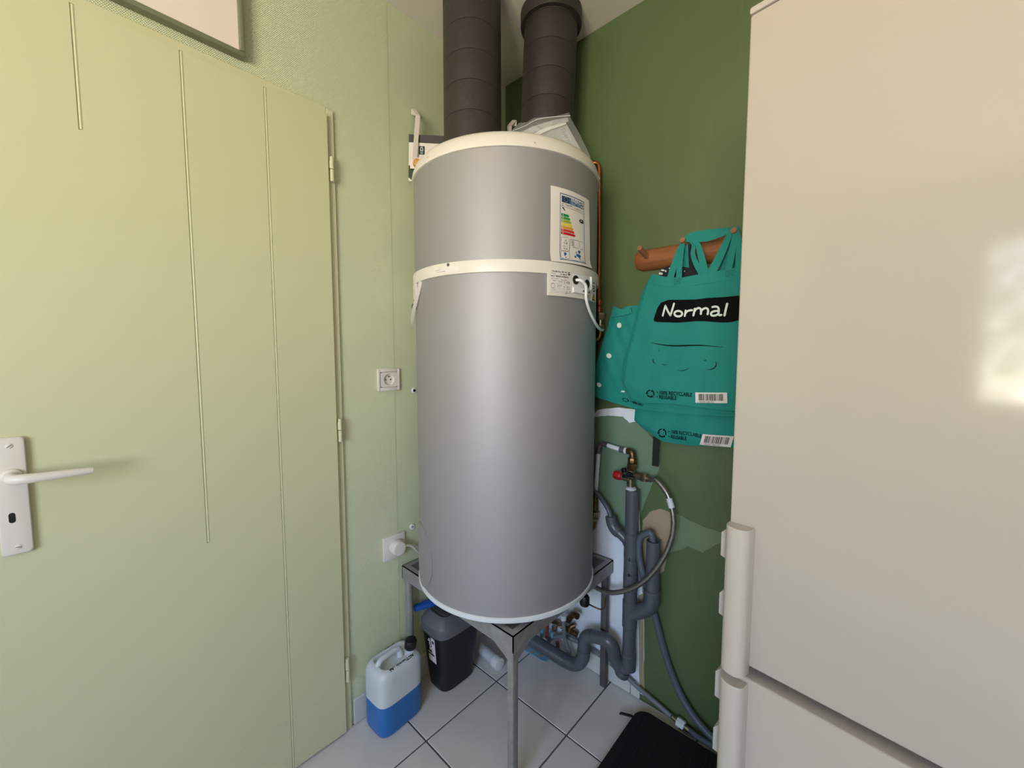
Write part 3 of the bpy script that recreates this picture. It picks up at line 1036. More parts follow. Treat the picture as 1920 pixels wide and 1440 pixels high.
# warning sticker strip
ws = cyl_patch('warning_sticker', 'paper', 9.4, 15.4, 1.4630, 1.5225, 0.0078, 0.0083, wh, 3)
fn = on_label(9.4, 15.4, 1.4630, 1.5225, 0.0086)
y_ = MB()
y_.add([fn(0.05, 0.97), fn(0.95, 0.97), fn(0.5, 0.60)], [(0, 1, 2)])
y_.build('hazard_triangle', 'yellow_ink', ws)
y_ = MB()
fn2 = on_label(9.4, 15.4, 1.4630, 1.5225, 0.0089)
stroke(y_, [(0.08, 0.96), (0.92, 0.96), (0.5, 0.62), (0.08, 0.96)], 0.05, fn2, 1)
stroke(y_, [(0.55, 0.72), (0.42, 0.83), (0.58, 0.83), (0.46, 0.93)], 0.06, fn2, 1)
stroke(y_, [(0.2, 0.08), (0.75, 0.08), (0.75, 0.25), (0.2, 0.25)], 0.035, fn2, 1)
stroke(y_, [(0.15, 0.45), (0.5, 0.33), (0.85, 0.45)], 0.05, fn2, 2)
stroke(y_, [(0.3, 0.5), (0.7, 0.5)], 0.06, fn2, 1)
y_.build('sticker_print', 'print_black', ws)

# small sticker on the band
bs = cyl_patch('band_sticker', 'paper', -87.2, -71.2, 1.5275, 1.5425, 0.0066, 0.0071, wh, 5)
fn = on_label(-87.2, -71.2, 1.5275, 1.5425, 0.0073)
w_, h_ = radians(16) * TR, 0.015
ink = MB()
plate_text(ink, 'REF 886424', 0.05, 0.42, 0.0040, fn, w_, h_)
plate_text(ink, 'N° 008424-2427B4032', 0.05, 0.80, 0.0040, fn, w_, h_)
ink.build('sticker_print', 'print_grey', bs)
bh = MB().turn([(0.0048, 0), (0.0044, 0.0006)], CY(-77.7, 1.5485, 0.0066), (cos(radians(-77.7)), sin(radians(-77.7)), 0), 14).build('band_hole', 'dark_steel', wh)

# energy label sheet, its lower edge lapping over the band
EL = (-23.4, 7.4, 1.5565, 1.7595)


def ELf(u, v, d=0.0):
    """u across, v down; the sheet lifts off the skin to clear the band and curls a little"""
    lift = 0.0012 + 0.0075 * max(0, (v - 0.86) / 0.14) ** 2 + 0.004 * max(0, u - 0.9) * (1 + 2 * v)
    wav = 0.0009 * sin(u * 5 + v * 4)
    a = EL[0] + (EL[1] - EL[0]) * u + 1.6 * (v - 0.5) * u
    return CY(a, EL[3] + (EL[2] - EL[3]) * v - 0.006 * (u - 0.5) * (0.4 - v), lift + wav + 0.0009 + d)


b = MB()
b.sheet(lambda u, v, t: ELf(u, 1 - v, t), 32, 20, 0.0004)
el = b.build('energy_label', 'paper', wh)
w_, h_ = radians(EL[1] - EL[0]) * TR, EL[3] - EL[2]
E1 = lambda u, v: ELf(u, v, 0.0010)
E2 = lambda u, v: ELf(u, v, 0.0015)


def epoly(name, m, polys, f=E1):
    """flat print on the curved label; every outline is given as (u0, u1, v0, v1, arrow tip left, arrow tip right)"""
    b = MB()
    for u0, u1, v0, v1, tl, tr_ in polys:
        n = 8
        b.add([f(u0 + (u1 - u0) * i / n, v) for v in (v0, v1) for i in range(n + 1)], [(i, i + 1, n + 2 + i, n + 1 + i) for i in range(n)])
        vm_ = (v0 + v1) / 2
        if tr_:
            b.add([f(u1, v0), f(u1 + tr_, vm_), f(u1, v1)], [(0, 1, 2)])
        if tl:
            b.add([f(u0, v0), f(u0 - tl, vm_), f(u0, v1)], [(0, 1, 2)])
    return b.build(name, m, el)


fr = MB()
stroke(fr, [(0.20, 0.075), (0.35, 0.075), (0.5, 0.075), (0.65, 0.075), (0.79, 0.075), (0.80, 0.085), (0.80, 0.3), (0.80, 0.6), (0.80, 0.945), (0.79, 0.955), (0.65, 0.955), (0.5, 0.955), (0.35, 0.955), (0.20, 0.955), (0.19, 0.945), (0.19, 0.6), (0.19, 0.3), (0.19, 0.085), (0.20, 0.075)], 0.011, E1, 3)
fr.build('label_border', 'blue_ink', el)
epoly('label_flag', 'navy_ink', [(0.22, 0.40, 0.10, 0.185, 0, 0)])
epoly('label_header', 'blue_ink', [(0.405, 0.78, 0.10, 0.185, 0, 0)])
b = MB()
put_text(b, 'ENERG', 0.0135, lambda a, c: E2(0.43 + a / w_, 0.148 - c / h_), 'LEFT', 0.0003)
put_text(b, 'енергия · ενέργεια', 0.0055, lambda a, c: E2(0.43 + a / w_, 0.175 - c / h_))
for i in range(2):
    for j in range(2):
        stroke(b, [(0.715 + i * 0.042, 0.122 + j * 0.040), (0.718 + i * 0.042, 0.122 + j * 0.040)], 0.028, E2, 1)
for k in range(12):
    a = k * pi / 6
    stroke(b, [(0.31 + 0.045 * cos(a), 0.1425 + 0.029 * sin(a)), (0.312 + 0.045 * cos(a), 0.1425 + 0.029 * sin(a))], 0.007, E2, 1)
b.build('header_print', 'paper', el)
cols = [(0, 128, 70), (70, 150, 60), (150, 170, 50), (225, 205, 60), (225, 150, 45), (205, 60, 45), (190, 25, 40)]
for k, c in enumerate(cols):
    nm = 'rating_ink_%d' % k
    M[nm] = mat(nm, rgb(*c), 0.6)
    v0 = 0.335 + k * 0.0405
    v1 = v0 + 0.034
    u1 = 0.37 + k * 0.026
    epoly('rating_bar', nm, [(0.21, u1, v0, v1, 0, 0.022)])
b = MB()
for k, ch in enumerate('ABCDEFG'):
    put_text(b, ch, 0.0062, lambda a, c, k=k: E2(0.235 + a / w_, 0.363 + k * 0.0405 - c / h_), 'LEFT', 0.0002)
b.build('rating_letters', 'paper', el)
epoly('class_arrow', 'print_black', [(0.68, 0.775, 0.338, 0.388, 0.03, 0)])
b = MB()
put_text(b, 'A+', 0.0075, lambda a, c: E2(0.685 + a / w_, 0.374 - c / h_), 'LEFT', 0.0002)
b.build('class_letter', 'paper', el)
b = MB()
stroke(b, [(0.250 + 0.022 * cos(t * 0.6), 0.215 + 0.014 * sin(t * 0.6)) for t in range(2, 10)], 0.006, E1, 2)
put_text(b, 'CHAUFFE', 0.0068, lambda a, c: E1(0.29 + a / w_, 0.222 - c / h_))
put_text(b, 'Eau 200 HR 2.1 · M', 0.0052, lambda a, c: E1(0.52 + a / w_, 0.226 - c / h_))
stroke(b, [(0.20, 0.240), (0.79, 0.245)], 0.0035, E1, 12)
b.build('label_heading', 'print_black', el)
b = MB()
stroke(b, [(0.235, 0.262), (0.265, 0.262), (0.265, 0.275), (0.285, 0.285)], 0.016, E1, 2)
b.build('tap_symbol', 'print_black', el)
b = MB()
for pts in ([(0.22, 0.655), (0.38, 0.655), (0.38, 0.82), (0.22, 0.82), (0.22, 0.655)], [(0.22, 0.835), (0.38, 0.835), (0.38, 0.93), (0.22, 0.93), (0.22, 0.835)], [(0.42, 0.655), (0.77, 0.655)], [(0.42, 0.655), (0.42, 0.925), (0.77, 0.925)]):
    stroke(b, pts, 0.0035, E1, 6)
for (u, v, tx, s) in ((0.29, 0.705, '<(', 0.009), (0.27, 0.735, '50 dB', 0.006), (0.26, 0.780, '⌂ —', 0.008), (0.27, 0.810, '50 dB', 0.006), (0.45, 0.690, '812', 0.0065), (0.45, 0.715, '956', 0.0065), (0.45, 0.742, '690', 0.0065), (0.64, 0.690, '4', 0.006), (0.64, 0.715, '6', 0.006), (0.64, 0.742, '3', 0.006), (0.48, 0.765, 'kWh/annum', 0.0044), (0.68, 0.768, 'GJ/ann', 0.0044), (0.70, 0.95, '812/2013', 0.0042), (0.21, 0.95, '2017', 0.0040)):
    put_text(b, tx, s, lambda a, c, u=u, v=v: E1(u + a / w_, v - c / h_))
b.build('label_print', 'print_black', el)
b = MB()
for P in ([(0.60, 0.80), (0.64, 0.785), (0.675, 0.79), (0.665, 0.825), (0.63, 0.835)], [(0.555, 0.85), (0.60, 0.84), (0.66, 0.845), (0.69, 0.865), (0.67, 0.885), (0.61, 0.885), (0.57, 0.875)], [(0.51, 0.875), (0.55, 0.872), (0.56, 0.90), (0.52, 0.905)], [(0.62, 0.885), (0.645, 0.885), (0.675, 0.91), (0.66, 0.92), (0.63, 0.90)], [(0.55, 0.815), (0.57, 0.81), (0.575, 0.835), (0.555, 0.84)]):
    b.add([E1(*q) for q in P], [tuple(range(len(P)))])
b.build('label_map', 'blue_ink', el)
b = MB()
for P in ([(0.27, 0.86), (0.30, 0.85), (0.335, 0.862), (0.33, 0.88), (0.30, 0.893), (0.30, 0.905), (0.285, 0.90)], [(0.295, 0.912), (0.325, 0.912), (0.325, 0.924), (0.295, 0.924)]):
    b.add([E1(*q) for q in P], [tuple(range(len(P)))])
b.build('label_clock', 'blue_ink', el)

# lifting grip under the band on the left
lg = cyl_patch('lifting_grip', 'cream', -158, -112, 1.474, 1.5215, 0.0002, 0.0070, wh, 10)
b = MB()
b.ribbon([CY(-103.5, 1.521, 0.004), CY(-104.5, 1.500, 0.006), CY(-107.5, 1.470, 0.0095), CY(-113, 1.435, 0.012), CY(-121, 1.402, 0.012), CY(-130, 1.385, 0.010)], [0.010, 0.010, 0.010, 0.010, 0.009, 0.006], 0.003, wdir=(cos(radians(-110)), sin(radians(-110)), 0))
b.build('grip_lip', 'cream', lg)
MB().turn([(0.008, 0), (0.008, 0.012), (0.006, 0.014)], CY(-117, 1.452, 0.0), (cos(radians(-117)), sin(radians(-117)), 0), 16).build('grip_knob', 'dark_steel', lg)

# oval service cover low on the left side
b = MB()


def cover_pt(u, v, t):
    a = 2 * pi * u
    r = v
    ang = -112 - 17 * r * cos(a)
    zz = 0.633 + 0.105 * r * sin(a)
    return CY(ang, zz, 0.0004 + t + 0.0018 * (1 - r ** 4))


nn_, kk = 36, 6
vs = [CY(-112, 0.633, 0.0042)]
for j in range(1, kk + 1):
    for i in range(nn_):
        vs.append(cover_pt(i / nn_, j / kk, 0.0022))
for i in range(nn_):
    vs.append(cover_pt(i / nn_, 1.0, -0.0004))
fs = [(0, 1 + i, 1 + (i + 1) % nn_) for i in range(nn_)]
for j in range(kk):
    for i in range(nn_):
        fs.append((1 + j * nn_ + i, 1 + (j + 1) * nn_ + i, 1 + (j + 1) * nn_ + (i + 1) % nn_, 1 + j * nn_ + (i + 1) % nn_))
b.add(vs, fs)
sc_cover = b.build('service_cover', 'tank', wh)
MB().turn([(0.0065, 0), (0.006, 0.003), (0.003, 0.0035)], CY(-104, 0.607, 0.003), (cos(radians(-104)), sin(radians(-104)), 0), 14).build('cover_screw', 'tank', sc_cover)

# ------------------------------------------------------------------ insulated air ducts


def duct(name, p, q, r, label, z_off, pitch=0.092):
    t = thing(name, p, label, 'duct', 'insulated air ducts above the tank')
    p, q = Vector(p), Vector(q)
    d = (q - p)
    L_ = d.length
    d.normalize()
    cuts = [0.0]
    s = z_off
    while s < L_ - 0.01:
        if s > 0.01:
            cuts.append(s)
        s += pitch
    cuts.append(L_)
    # spiral-wound foam: each turn is its own slanted ring
    a = Vector((1, 0, 0)); a = (a - d * a.dot(d)).normalized()
    c = d.cross(a)
    for s0, s1 in zip(cuts, cuts[1:]):
        b = MB()
        n = 48
        rows = []
        for rr, tt, sl in ((r - 0.0025, s0, 1), (r - 0.0004, s0 + 0.0008, 1), (r, s0 + 0.004, 1), (r, s1 - 0.004, 1), (r - 0.0004, s1 - 0.0008, 1), (r - 0.0025, s1, 1)):
            row = []
            for i in range(n):
                w = 2 * pi * i / n
                slope = 0.010 * cos(w + 0.9)
                if (tt < 0.012) or (tt > L_ - 0.012):
                    slope = 0
                row.append(p + d * (tt + slope) + (a * cos(w) + c * sin(w)) * rr)
            rows.append(row)
        b.add(sum(rows, []), [(j * n + i, j * n + (i + 1) % n, (j + 1) * n + (i + 1) % n, (j + 1) * n + i) for j in range(5) for i in range(n)] + [tuple(range(n - 1, -1, -1)), tuple(5 * n + i for i in range(n))])
        b.build('duct_turn', 'duct', t)
    return t


duct('air_duct', (0.2725, -0.4455, 1.9125), (0.252, -0.427, 2.4985), 0.095, 'left black foam-covered air duct rising from the tank', 0.035)
d2 = duct('air_duct', (0.372, -0.188, 1.9125), (0.384, -0.168, 2.4985), 0.094, 'right black foam-covered air duct with a collar at the ceiling', 0.065)
b = MB()
b.lathe([(0.0945, 2.452), (0.107, 2.453), (0.108, 2.457), (0.108, 2.499)], (0.383, -0.169), 48)
b.build('collar', 'duct', d2)

# ------------------------------------------------------------------ clear document pouch leaning on the right duct
pq = thing('document_pouch', (0.446, -0.268, 1.906), 'clear plastic pouch of folded manuals leaning on the right duct', 'pouch')


def film(name, m, pts, dep, th=0.0006, parent=pq):
    b = MB()
    off = Vector((0.61, -0.7924, 0)) * dep
    b.prism([Vector(p) + off for p in pts], Vector((0.61, -0.7924, 0)) * th)
    return b.build(name, m, parent)


film('manual', 'pouch_paper', [(0.3878, -0.3128, 2.0338), (0.4203, -0.2878, 2.0525), (0.4960, -0.2295, 2.0616), (0.5415, -0.1945, 1.9602), (0.5221, -0.2094, 1.9441)], 0.0)
film('folded_sheet', 'pouch_paper', [(0.3735, -0.3238, 2.0381), (0.4090, -0.2965, 2.0566), (0.4652, -0.2532, 2.0737), (0.4987, -0.2275, 2.0784), (0.5015, -0.2252, 2.0664), (0.4583, -0.2585, 2.0537), (0.4090, -0.2965, 2.0360)], 0.004)
film('folded_sheet', 'paper', [(0.4020, -0.3019, 2.0261), (0.4372, -0.2747, 2.0464), (0.4793, -0.2424, 2.0592), (0.4960, -0.2295, 2.0616), (0.4933, -0.2316, 2.0550), (0.4513, -0.2639, 2.0404), (0.4162, -0.2910, 2.0219)], 0.007)
b = MB()
n_ = Vector((0.61, -0.7924, 0))
fp = [(0.3407, -0.3491, 2.0193), (0.3493, -0.3425, 2.0429), (0.3721, -0.3249, 2.0691), (0.3919, -0.3096, 2.0696), (0.4103, -0.2955, 2.0821), (0.4651, -0.2533, 2.0839), (0.5027, -0.2243, 2.0934), (0.5070, -0.2210, 2.0745), (0.5297, -0.2036, 2.0257), (0.5582, -0.1816, 1.9525), (0.5614, -0.1792, 1.9215), (0.4518, -0.2635, 1.9477)]
c0 = Vector(fp[0]) * 0
for p in fp:
    c0 += Vector(p)
c0 /= len(fp)
vs = [Vector(p) + n_ * 0.006 for p in fp] + [c0 + (Vector(p) - c0) * 0.6 + n_ * (0.013 + 0.003 * ((i * 7) % 3)) for i, p in enumerate(fp)] + [c0 + n_ * 0.015]
m_ = len(fp)
fs = []
for i in range(m_):
    j = (i + 1) % m_
    fs += [(i, j, m_ + j), (i, m_ + j, m_ + i), (m_ + i, m_ + j, 2 * m_)]
b.add(vs, fs)
b.build('film', 'film', pq, ang=15)
b = MB()
pv = lambda u, v: Vector((0.446, -0.268, 0)) * 0 + Vector((0.4961, -0.2295, 2.0548)) + (Vector((0.5301, -0.2032, 1.9813)) - Vector((0.4961, -0.2295, 2.0548))) * (u) + (Vector((0.4793, -0.2423, 2.0473)) - Vector((0.4961, -0.2295, 2.0548))) * v + n_ * 0.0012
put_text(b, 'Thermor', 0.26, lambda a, c: pv(a, 1.0 - c * 3.2), 'LEFT', 0.002)
put_text(b, 'Notice', 0.12, lambda a, c: pv(0.3 + a, 2.4 - c * 3.2))
b.build('manual_print', 'print_grey', pq)
for pts in ([(955,251), (985,239), (1010,228), (1045,222), (1069,221)], [(1070,224), (1080,244), (1098,282)]):
    pass
MB().tube([Vector(q) + n_ * 0.0125 for q in ((0.3550, -0.3381, 2.0409), (0.3877, -0.3129, 2.0544), (0.4160, -0.2911, 2.0716), (0.4511, -0.2640, 2.0779), (0.4861, -0.2371, 2.0792), (0.5056, -0.2221, 2.0797))], 0.0009, 6).build('film_seam', 'cool_white', pq)

# ================================================================== fridge-freezer
FA = radians(-6.1)
FU = Vector((cos(FA), sin(FA), 0))
FN = Vector((sin(FA), -cos(FA), 0))
FO = Vector((1.131, -0.655, 0))


def FT(v):
    """fridge coordinates: x along the front, y towards the room, z up"""
    return FO + FU * v[0] + FN * v[1] + Vector((0, 0, v[2]))


fg = thing('fridge_freezer', tuple(FT((0.3, -0.3, 0))), 'large glossy white fridge-freezer with vertical bar handles on its left edge', 'fridge')
FW, FH = 0.60, 1.820
MB().rbox((0.004, -0.555, 0.03), (FW - 0.004, -0.055, FH - 0.004), 0.004, 2, FT).build('cabinet', 'fridge', fg)
MB().rbox((0.0, -0.050, 1.8095), (FW, 0.001, FH), 0.003, 2, FT).build('top_trim', 'fridge_trim', fg)
MB().box((0.012, -0.056, 0.06), (FW - 0.012, -0.048, FH - 0.012), FT).build('gasket', 'gasket', fg)
ud = MB().rbox((0.0012, -0.049, 0.7875), (FW, 0.0, 1.8085), 0.0035, 3, FT).build('fridge_door', 'fridge', fg)
ld = MB().rbox((0.0012, -0.049, 0.06), (FW, 0.0, 0.7655), 0.0045, 3, FT).build('freezer_door', 'fridge', fg)
MB().rbox((0.02, -0.04, 0.7845), (FW - 0.01, -0.006, 0.7885), 0.001, 1, FT).build('door_lip', 'fridge_trim', ud)
for k, (lx) in enumerate((0.04, FW - 0.04)):
    MB().cyl(FT((lx, -0.10, 0.0005)), FT((lx, -0.10, 0.031)), 0.018, 16).build('foot', 'black', fg)


def fridge_handle(z0, z1, parent, brackets):
    """bar with a half-oval section on the door's opening edge, held by clips round the edge"""
    b = MB()
    n = 14
    prof = [(0.0005, 0.0008)]
    for k in range(n + 1):
        a = pi * k / n
        prof.append((0.0195 - 0.0190 * cos(a), 0.004 + 0.021 * sin(a) ** 0.65 + 0.004 * k / n))
    prof.append((0.0395, 0.0008))
    m = len(prof)
    rows = []
    for zz, s in ((z0, 0.96), (z0 + 0.0015, 1.0), (z1 - 0.0015, 1.0), (z1, 0.96)):
        rows.append([FT((0.0200 + (p[0] - 0.0200) * s, 0.0008 + (p[1] - 0.0008) * s, zz)) for p in prof])
    b.add(sum(rows, []), [(j * m + i, j * m + (i + 1) % m, (j + 1) * m + (i + 1) % m, (j + 1) * m + i) for j in range(3) for i in range(m)] + [tuple(range(m - 1, -1, -1)), tuple(3 * m + i for i in range(m))])
    h = b.build('handle', 'fridge_trim', parent, ang=28)
    for za, zb, out in brackets:
        b = MB()
        b.prism([FT((0.0010, -0.040, za - 0.012)), FT((-out, -0.030, za)), FT((-out, -0.030, zb)), FT((0.0010, -0.040, zb + 0.014))], FN * 0.026)
        b.build('handle_clip', 'fridge_trim', h)
    return h


fridge_handle(0.7755, 1.0200, ud, [(0.955, 0.995, 0.0125), (0.852, 0.888, 0.0120)])
fridge_handle(0.50, 0.7585, ld, [(0.700, 0.745, 0.0135), (0.60, 0.64, 0.0135)])
MB().rbox((-0.0045, -0.040, 0.826), (0.0012, -0.012, 0.836), 0.001, 1, FT).build('edge_clip', 'fridge_trim', ud)
MB().rbox((-0.0070, -0.040, 0.800), (0.0012, -0.012, 0.815), 0.001, 1, FT).build('edge_clip', 'fridge_trim', ud)

# ================================================================== pipework on the right wall


def nut(mb, p, d, r, L_, n=6):
    """hexagon nut: six-sided prism along d"""
    d = Vector(d).normalized()
    mb.turn([(r * 0.93, 0), (r, L_ * 0.12), (r, L_ * 0.88), (r * 0.93, L_)], p, d, n)


UP, DN, XX = (0, 0, 1), (0, 0, -1), (1, 0, 0)
cp = thing('copper_pipe', (0.508, -0.030, 1.38), 'copper pipe running up behind the right side of the tank', 'pipe')
b = MB()
b.tube([(0.512, -0.032, 1.495), (0.510, -0.032, 1.70), (0.506, -0.032, 1.95), (0.5045, -0.033, 1.985), (0.497, -0.036, 2.000), (0.480, -0.045, 2.003), (0.44, -0.07, 2.003)], 0.0072, 14)
b.build('tube', 'copper', cp)
b = MB()
b.turn([(0.0072, 0), (0.0105, 0.002), (0.0105, 0.016), (0.008, 0.020), (0.008, 0.026), (0.0115, 0.028), (0.0115, 0.045), (0.009, 0.050)], (0.514, -0.032, 1.452), UP, 20)
b.build('solder_fitting', 'copper', cp)
b = MB()
nut(b, (0.520, -0.033, 1.425), UP, 0.019, 0.026)
b.turn([(0.0145, 0), (0.0145, 0.022)], (0.521, -0.033, 1.404), UP, 20)
nut(b, (0.521, -0.033, 1.392), UP, 0.017, 0.014)
b.build('union_nut', 'nickel', cp)
MB().tube([(0.521, -0.033, 1.392), (0.521, -0.033, 1.372), (0.515, -0.036, 1.355), (0.498, -0.045, 1.349)], 0.0105, 14).build('elbow', 'brass', cp)

wpipe = thing('white_water_pipe', (0.5186, -0.0350, 0.6208), 'thin white water pipe with metal elbows beside the lower tank', 'pipe')
A, B, Cc, D_ = (0.5127, -0.0350, 0.7579), (0.5228, -0.0350, 0.9176), (0.5609, -0.0350, 0.9547), (0.6136, -0.0350, 0.9469)
MB().cyl(A, B, 0.0086, 16).build('riser', 'white_pipe', wpipe)
MB().cyl(Cc, D_, 0.0086, 16).build('crosspipe', 'white_pipe', wpipe)
b = MB()
b.cyl(B, Vector(B) + Vector((0.002, 0, 0.024)), 0.0105, 16, bev=0.001)
b.tube([Vector(B) + Vector((0.002, 0, 0.020)), (0.5280, -0.0350, 0.9454), (0.5359, -0.0350, 0.9560), (0.5620, -0.0350, 0.9548)], 0.0090, 12)
b.build('press_elbow', 'dark_steel', wpipe)
b = MB()
b.cyl((0.6115, -0.0350, 0.9465), (0.6327, -0.0350, 0.9460), 0.0098, 16)
b.build('press_sleeve', 'pvc', wpipe)
MB().cyl((0.6306, -0.0350, 0.9466), (0.6431, -0.0350, 0.9467), 0.0118, 18, bev=0.001).build('plastic_ring', 'white_pipe', wpipe)
b = MB()
b.cyl(Vector(A) + Vector((0, 0, -0.034)), A, 0.0098, 16, bev=0.001)
b.turn([(0.0115, 0), (0.0115, 0.034), (0.009, 0.036)], Vector(A) + Vector((0.0, 0, -0.066)), UP, 18)
b.build('brass_sleeve', 'brass', wpipe)
b = MB()
b.tube([(0.5096, -0.0350, 0.6568), (0.5065, -0.0350, 0.6280), (0.4948, -0.0350, 0.6093)], 0.0115, 14)
b.build('brass_elbow', 'brass', wpipe)
b = MB()
nut(b, (0.5120, -0.0350, 0.6596), UP, 0.0195, 0.026)
nut(b, (0.5099, -0.0350, 0.6440), UP, 0.0165, 0.014)
b.build('union_nut', 'nickel', wpipe)

sv = thing('safety_valve', (0.6631, -0.0400, 0.8148), 'brass safety valve with red knob above the grey drain pipe', 'valve')
b = MB()
b.tube([(0.6420, -0.0370, 0.9469), (0.6550, -0.0380, 0.9472), (0.6633, -0.0400, 0.9402), (0.6647, -0.0400, 0.9210)], 0.0115, 16)
b.build('elbow', 'brass', sv)
b = MB()
Pn = Vector((0.6635, -0.0400, 0.8837))
nut(b, Pn, UP, 0.0185, 0.022)
nut(b, Pn + Vector((0, 0, 0.024)), UP, 0.0165, 0.018, 8)
b.build('union_nut', 'brass', sv)
b = MB()
b.turn([(0.014, 0), (0.014, 0.030), (0.017, 0.034), (0.017, 0.055), (0.0125, 0.062)], (0.6599, -0.0400, 0.8180), UP, 20)
Pv = Vector((0.6610, -0.0420, 0.8581))
b.cyl(Pv + Vector((-0.002, 0, 0.002)), Pv + Vector((0.045, 0, 0.008)), 0.0125, 16, bev=0.001)
b.cyl(Pv + Vector((0.0, -0.002, -0.010)), Pv + Vector((-0.034, -0.006, -0.006)), 0.0125, 16, bev=0.001)
b.build('body', 'nickel', sv)
b = MB()
q = Pv + Vector((-0.032, -0.006, -0.006))
b.turn([(0.0125, 0), (0.0158, 0.003), (0.0165, 0.008), (0.0158, 0.026), (0.0125, 0.031)], q, Vector((-1, -0.12, 0.12)), 14)
b.build('red_knob', 'red', sv)
b = MB()
b.turn([(0.011, 0), (0.012, 0.003), (0.010, 0.010)], Pv + Vector((0.006, -0.016, 0.010)), (0, -1, 0), 16)
b.rbox((Pv.x - 0.020, Pv.y - 0.036, Pv.z - 0.001), (Pv.x + 0.026, Pv.y - 0.026, Pv.z + 0.009), 0.004, 2)
b.build('lever', 'black', sv)
MB().turn([(0.009, 0), (0.009, 0.010), (0.006, 0.012)], Pv + Vector((-0.022, -0.004, 0.020)), (-0.3, -1, 0), 14).build('side_cap', 'black', sv)
b = MB()
nut(b, Pv + Vector((0.040, 0, 0.006)), (1, 0, -0.05), 0.0165, 0.020)
b.turn([(0.0105, 0), (0.0105, 0.004), (0.009, 0.005), (0.0105, 0.008), (0.009, 0.010), (0.0105, 0.013), (0.009, 0.016)], Pv + Vector((0.060, 0, 0.005)), (1, 0, -0.1), 16)
b.build('hose_nut', 'nickel', sv)
b = MB()
tz = Vector((0.6637, -0.0450, 0.8044))
b.turn([(0.0185, 0), (0.019, 0.004), (0.019, 0.012), (0.013, 0.016)], tz, UP, 24)
td = b.build('tundish', 'white_pipe', sv)
for k in range(5):
    a = radians(-125 + k * 26)
    MB().rbox((tz.x + 0.0189 * cos(a) - 0.0022, tz.y + 0.0189 * sin(a) - 0.0006, tz.z + 0.001), (tz.x + 0.0189 * cos(a) + 0.0022, tz.y + 0.0189 * sin(a) + 0.0006, tz.z + 0.0078), 0.0005, 1).build('air_slot', 'black', td)

bh_ = thing('braided_hose', (0.6045, -0.0500, 0.4030), 'braided steel hose curving from the valve to under the tank', 'hose')
MB().tube([Pv + Vector((0.072, 0, 0.004)), (0.7528, -0.0500, 0.8678), (0.7774, -0.0550, 0.8540), (0.8018, -0.0600, 0.8279), (0.8164, -0.0630, 0.7924), (0.8258, -0.0660, 0.7505), (0.8252, -0.0700, 0.7025), (0.8128, -0.0750, 0.6491), (0.7910, -0.0800, 0.5971), (0.7576, -0.0850, 0.5397), (0.7168, -0.0900, 0.4911), (0.6673, -0.0900, 0.4512), (0.6123, -0.0850, 0.4200), (0.5582, -0.0800, 0.4099), (0.5153, -0.0750, 0.4159), (0.4697, -0.0800, 0.4305)], 0.0088, 14).build('braid', 'braid', bh_)
MB().cyl((0.8071, -0.0615, 0.8187), (0.8172, -0.0625, 0.7888), 0.0100, 16).build('label_sleeve', 'white_pipe', bh_)

# ------------------------------------------------------------------ grey PVC drain
dp = thing('drain_pipe', (0.672, -0.050, 0.02), 'grey PVC drain pipe with trap bends and side branches', 'drain pipe')
PX = 0.672
PR = 0.0235
MB().cyl((PX, -0.050, 0.14), (PX, -0.050, 0.812), PR, 28).build('riser', 'pvc', dp)
for z0, z1, r in ((0.560, 0.655, 0.0262), (0.505, 0.560, 0.0255), (0.445, 0.503, 0.0262), (0.300, 0.400, 0.0265), (0.135, 0.195, 0.0262)):
    MB().turn([(r - 0.0015, 0), (r, 0.0015), (r, z1 - z0 - 0.0015), (r - 0.0015, z1 - z0)], (PX, -0.050, z0), UP, 28).build('coupling', 'pvc', dp)
# arrow marks printed on the couplings
for zz in (0.566, 0.508, 0.448):
    b = MB()
    r = 0.0268
    fnm = lambda u, v, zz=zz, r=r: (PX + r * sin(u / r + 0.25), -0.050 - r * cos(u / r + 0.25), zz + v)
    stroke(b, [(-0.007, 0.0), (0.006, 0.0)], 0.002, fnm, 1)
    stroke(b, [(0.0, 0.005), (-0.0005, -0.006)], 0.003, fnm, 1)
    b.build('fitting_mark', 'print_black', dp)
# Y branch with its 45 degree socket
b = MB()
b.tube([(PX, -0.050, 0.585), (0.6526, -0.0520, 0.6226), (0.6306, -0.0550, 0.6388), (0.6104, -0.0580, 0.6518)], 0.0180, 20, smooth=False)
b.build('branch', 'pvc', dp)
b = MB()
b.tube([(0.6278, -0.0580, 0.6420), (0.6104, -0.0580, 0.6518), (0.5980, -0.0580, 0.6706), (0.5920, -0.0580, 0.6954)], 0.0205, 20)
b.build('branch_socket', 'pvc', dp)
MB().tube([(0.5947, -0.0580, 0.6716), (0.5920, -0.0580, 0.6934), (0.5805, -0.0580, 0.7188), (0.5605, -0.0550, 0.7395), (0.5343, -0.0500, 0.7607), (0.5107, -0.0500, 0.7761)], 0.0082, 12).build('overflow_tube', 'hose', dp)
# side standpipe
SPX = 0.7545
MB().turn([(PR, 0), (PR, 0.222), (PR - 0.003, 0.2222), (PR - 0.003, 0.205)], (SPX, -0.052, 0.430), UP, 28).build('standpipe', 'pvc', dp)
b = MB()
b.tube([(SPX, -0.052, 0.475), (SPX, -0.052, 0.442), (SPX - 0.004, -0.052, 0.418), (SPX - 0.020, -0.052, 0.396), (SPX - 0.045, -0.051, 0.376), (PX + 0.004, -0.050, 0.352)], 0.0262, 24)
b.build('standpipe_elbow', 'pvc', dp)
MB().turn([(0.0262, 0), (0.0275, 0.001), (0.0275, 0.004), (0.0262, 0.005)], (SPX, -0.052, 0.470), UP, 28).build('socket_rim', 'pvc', dp)
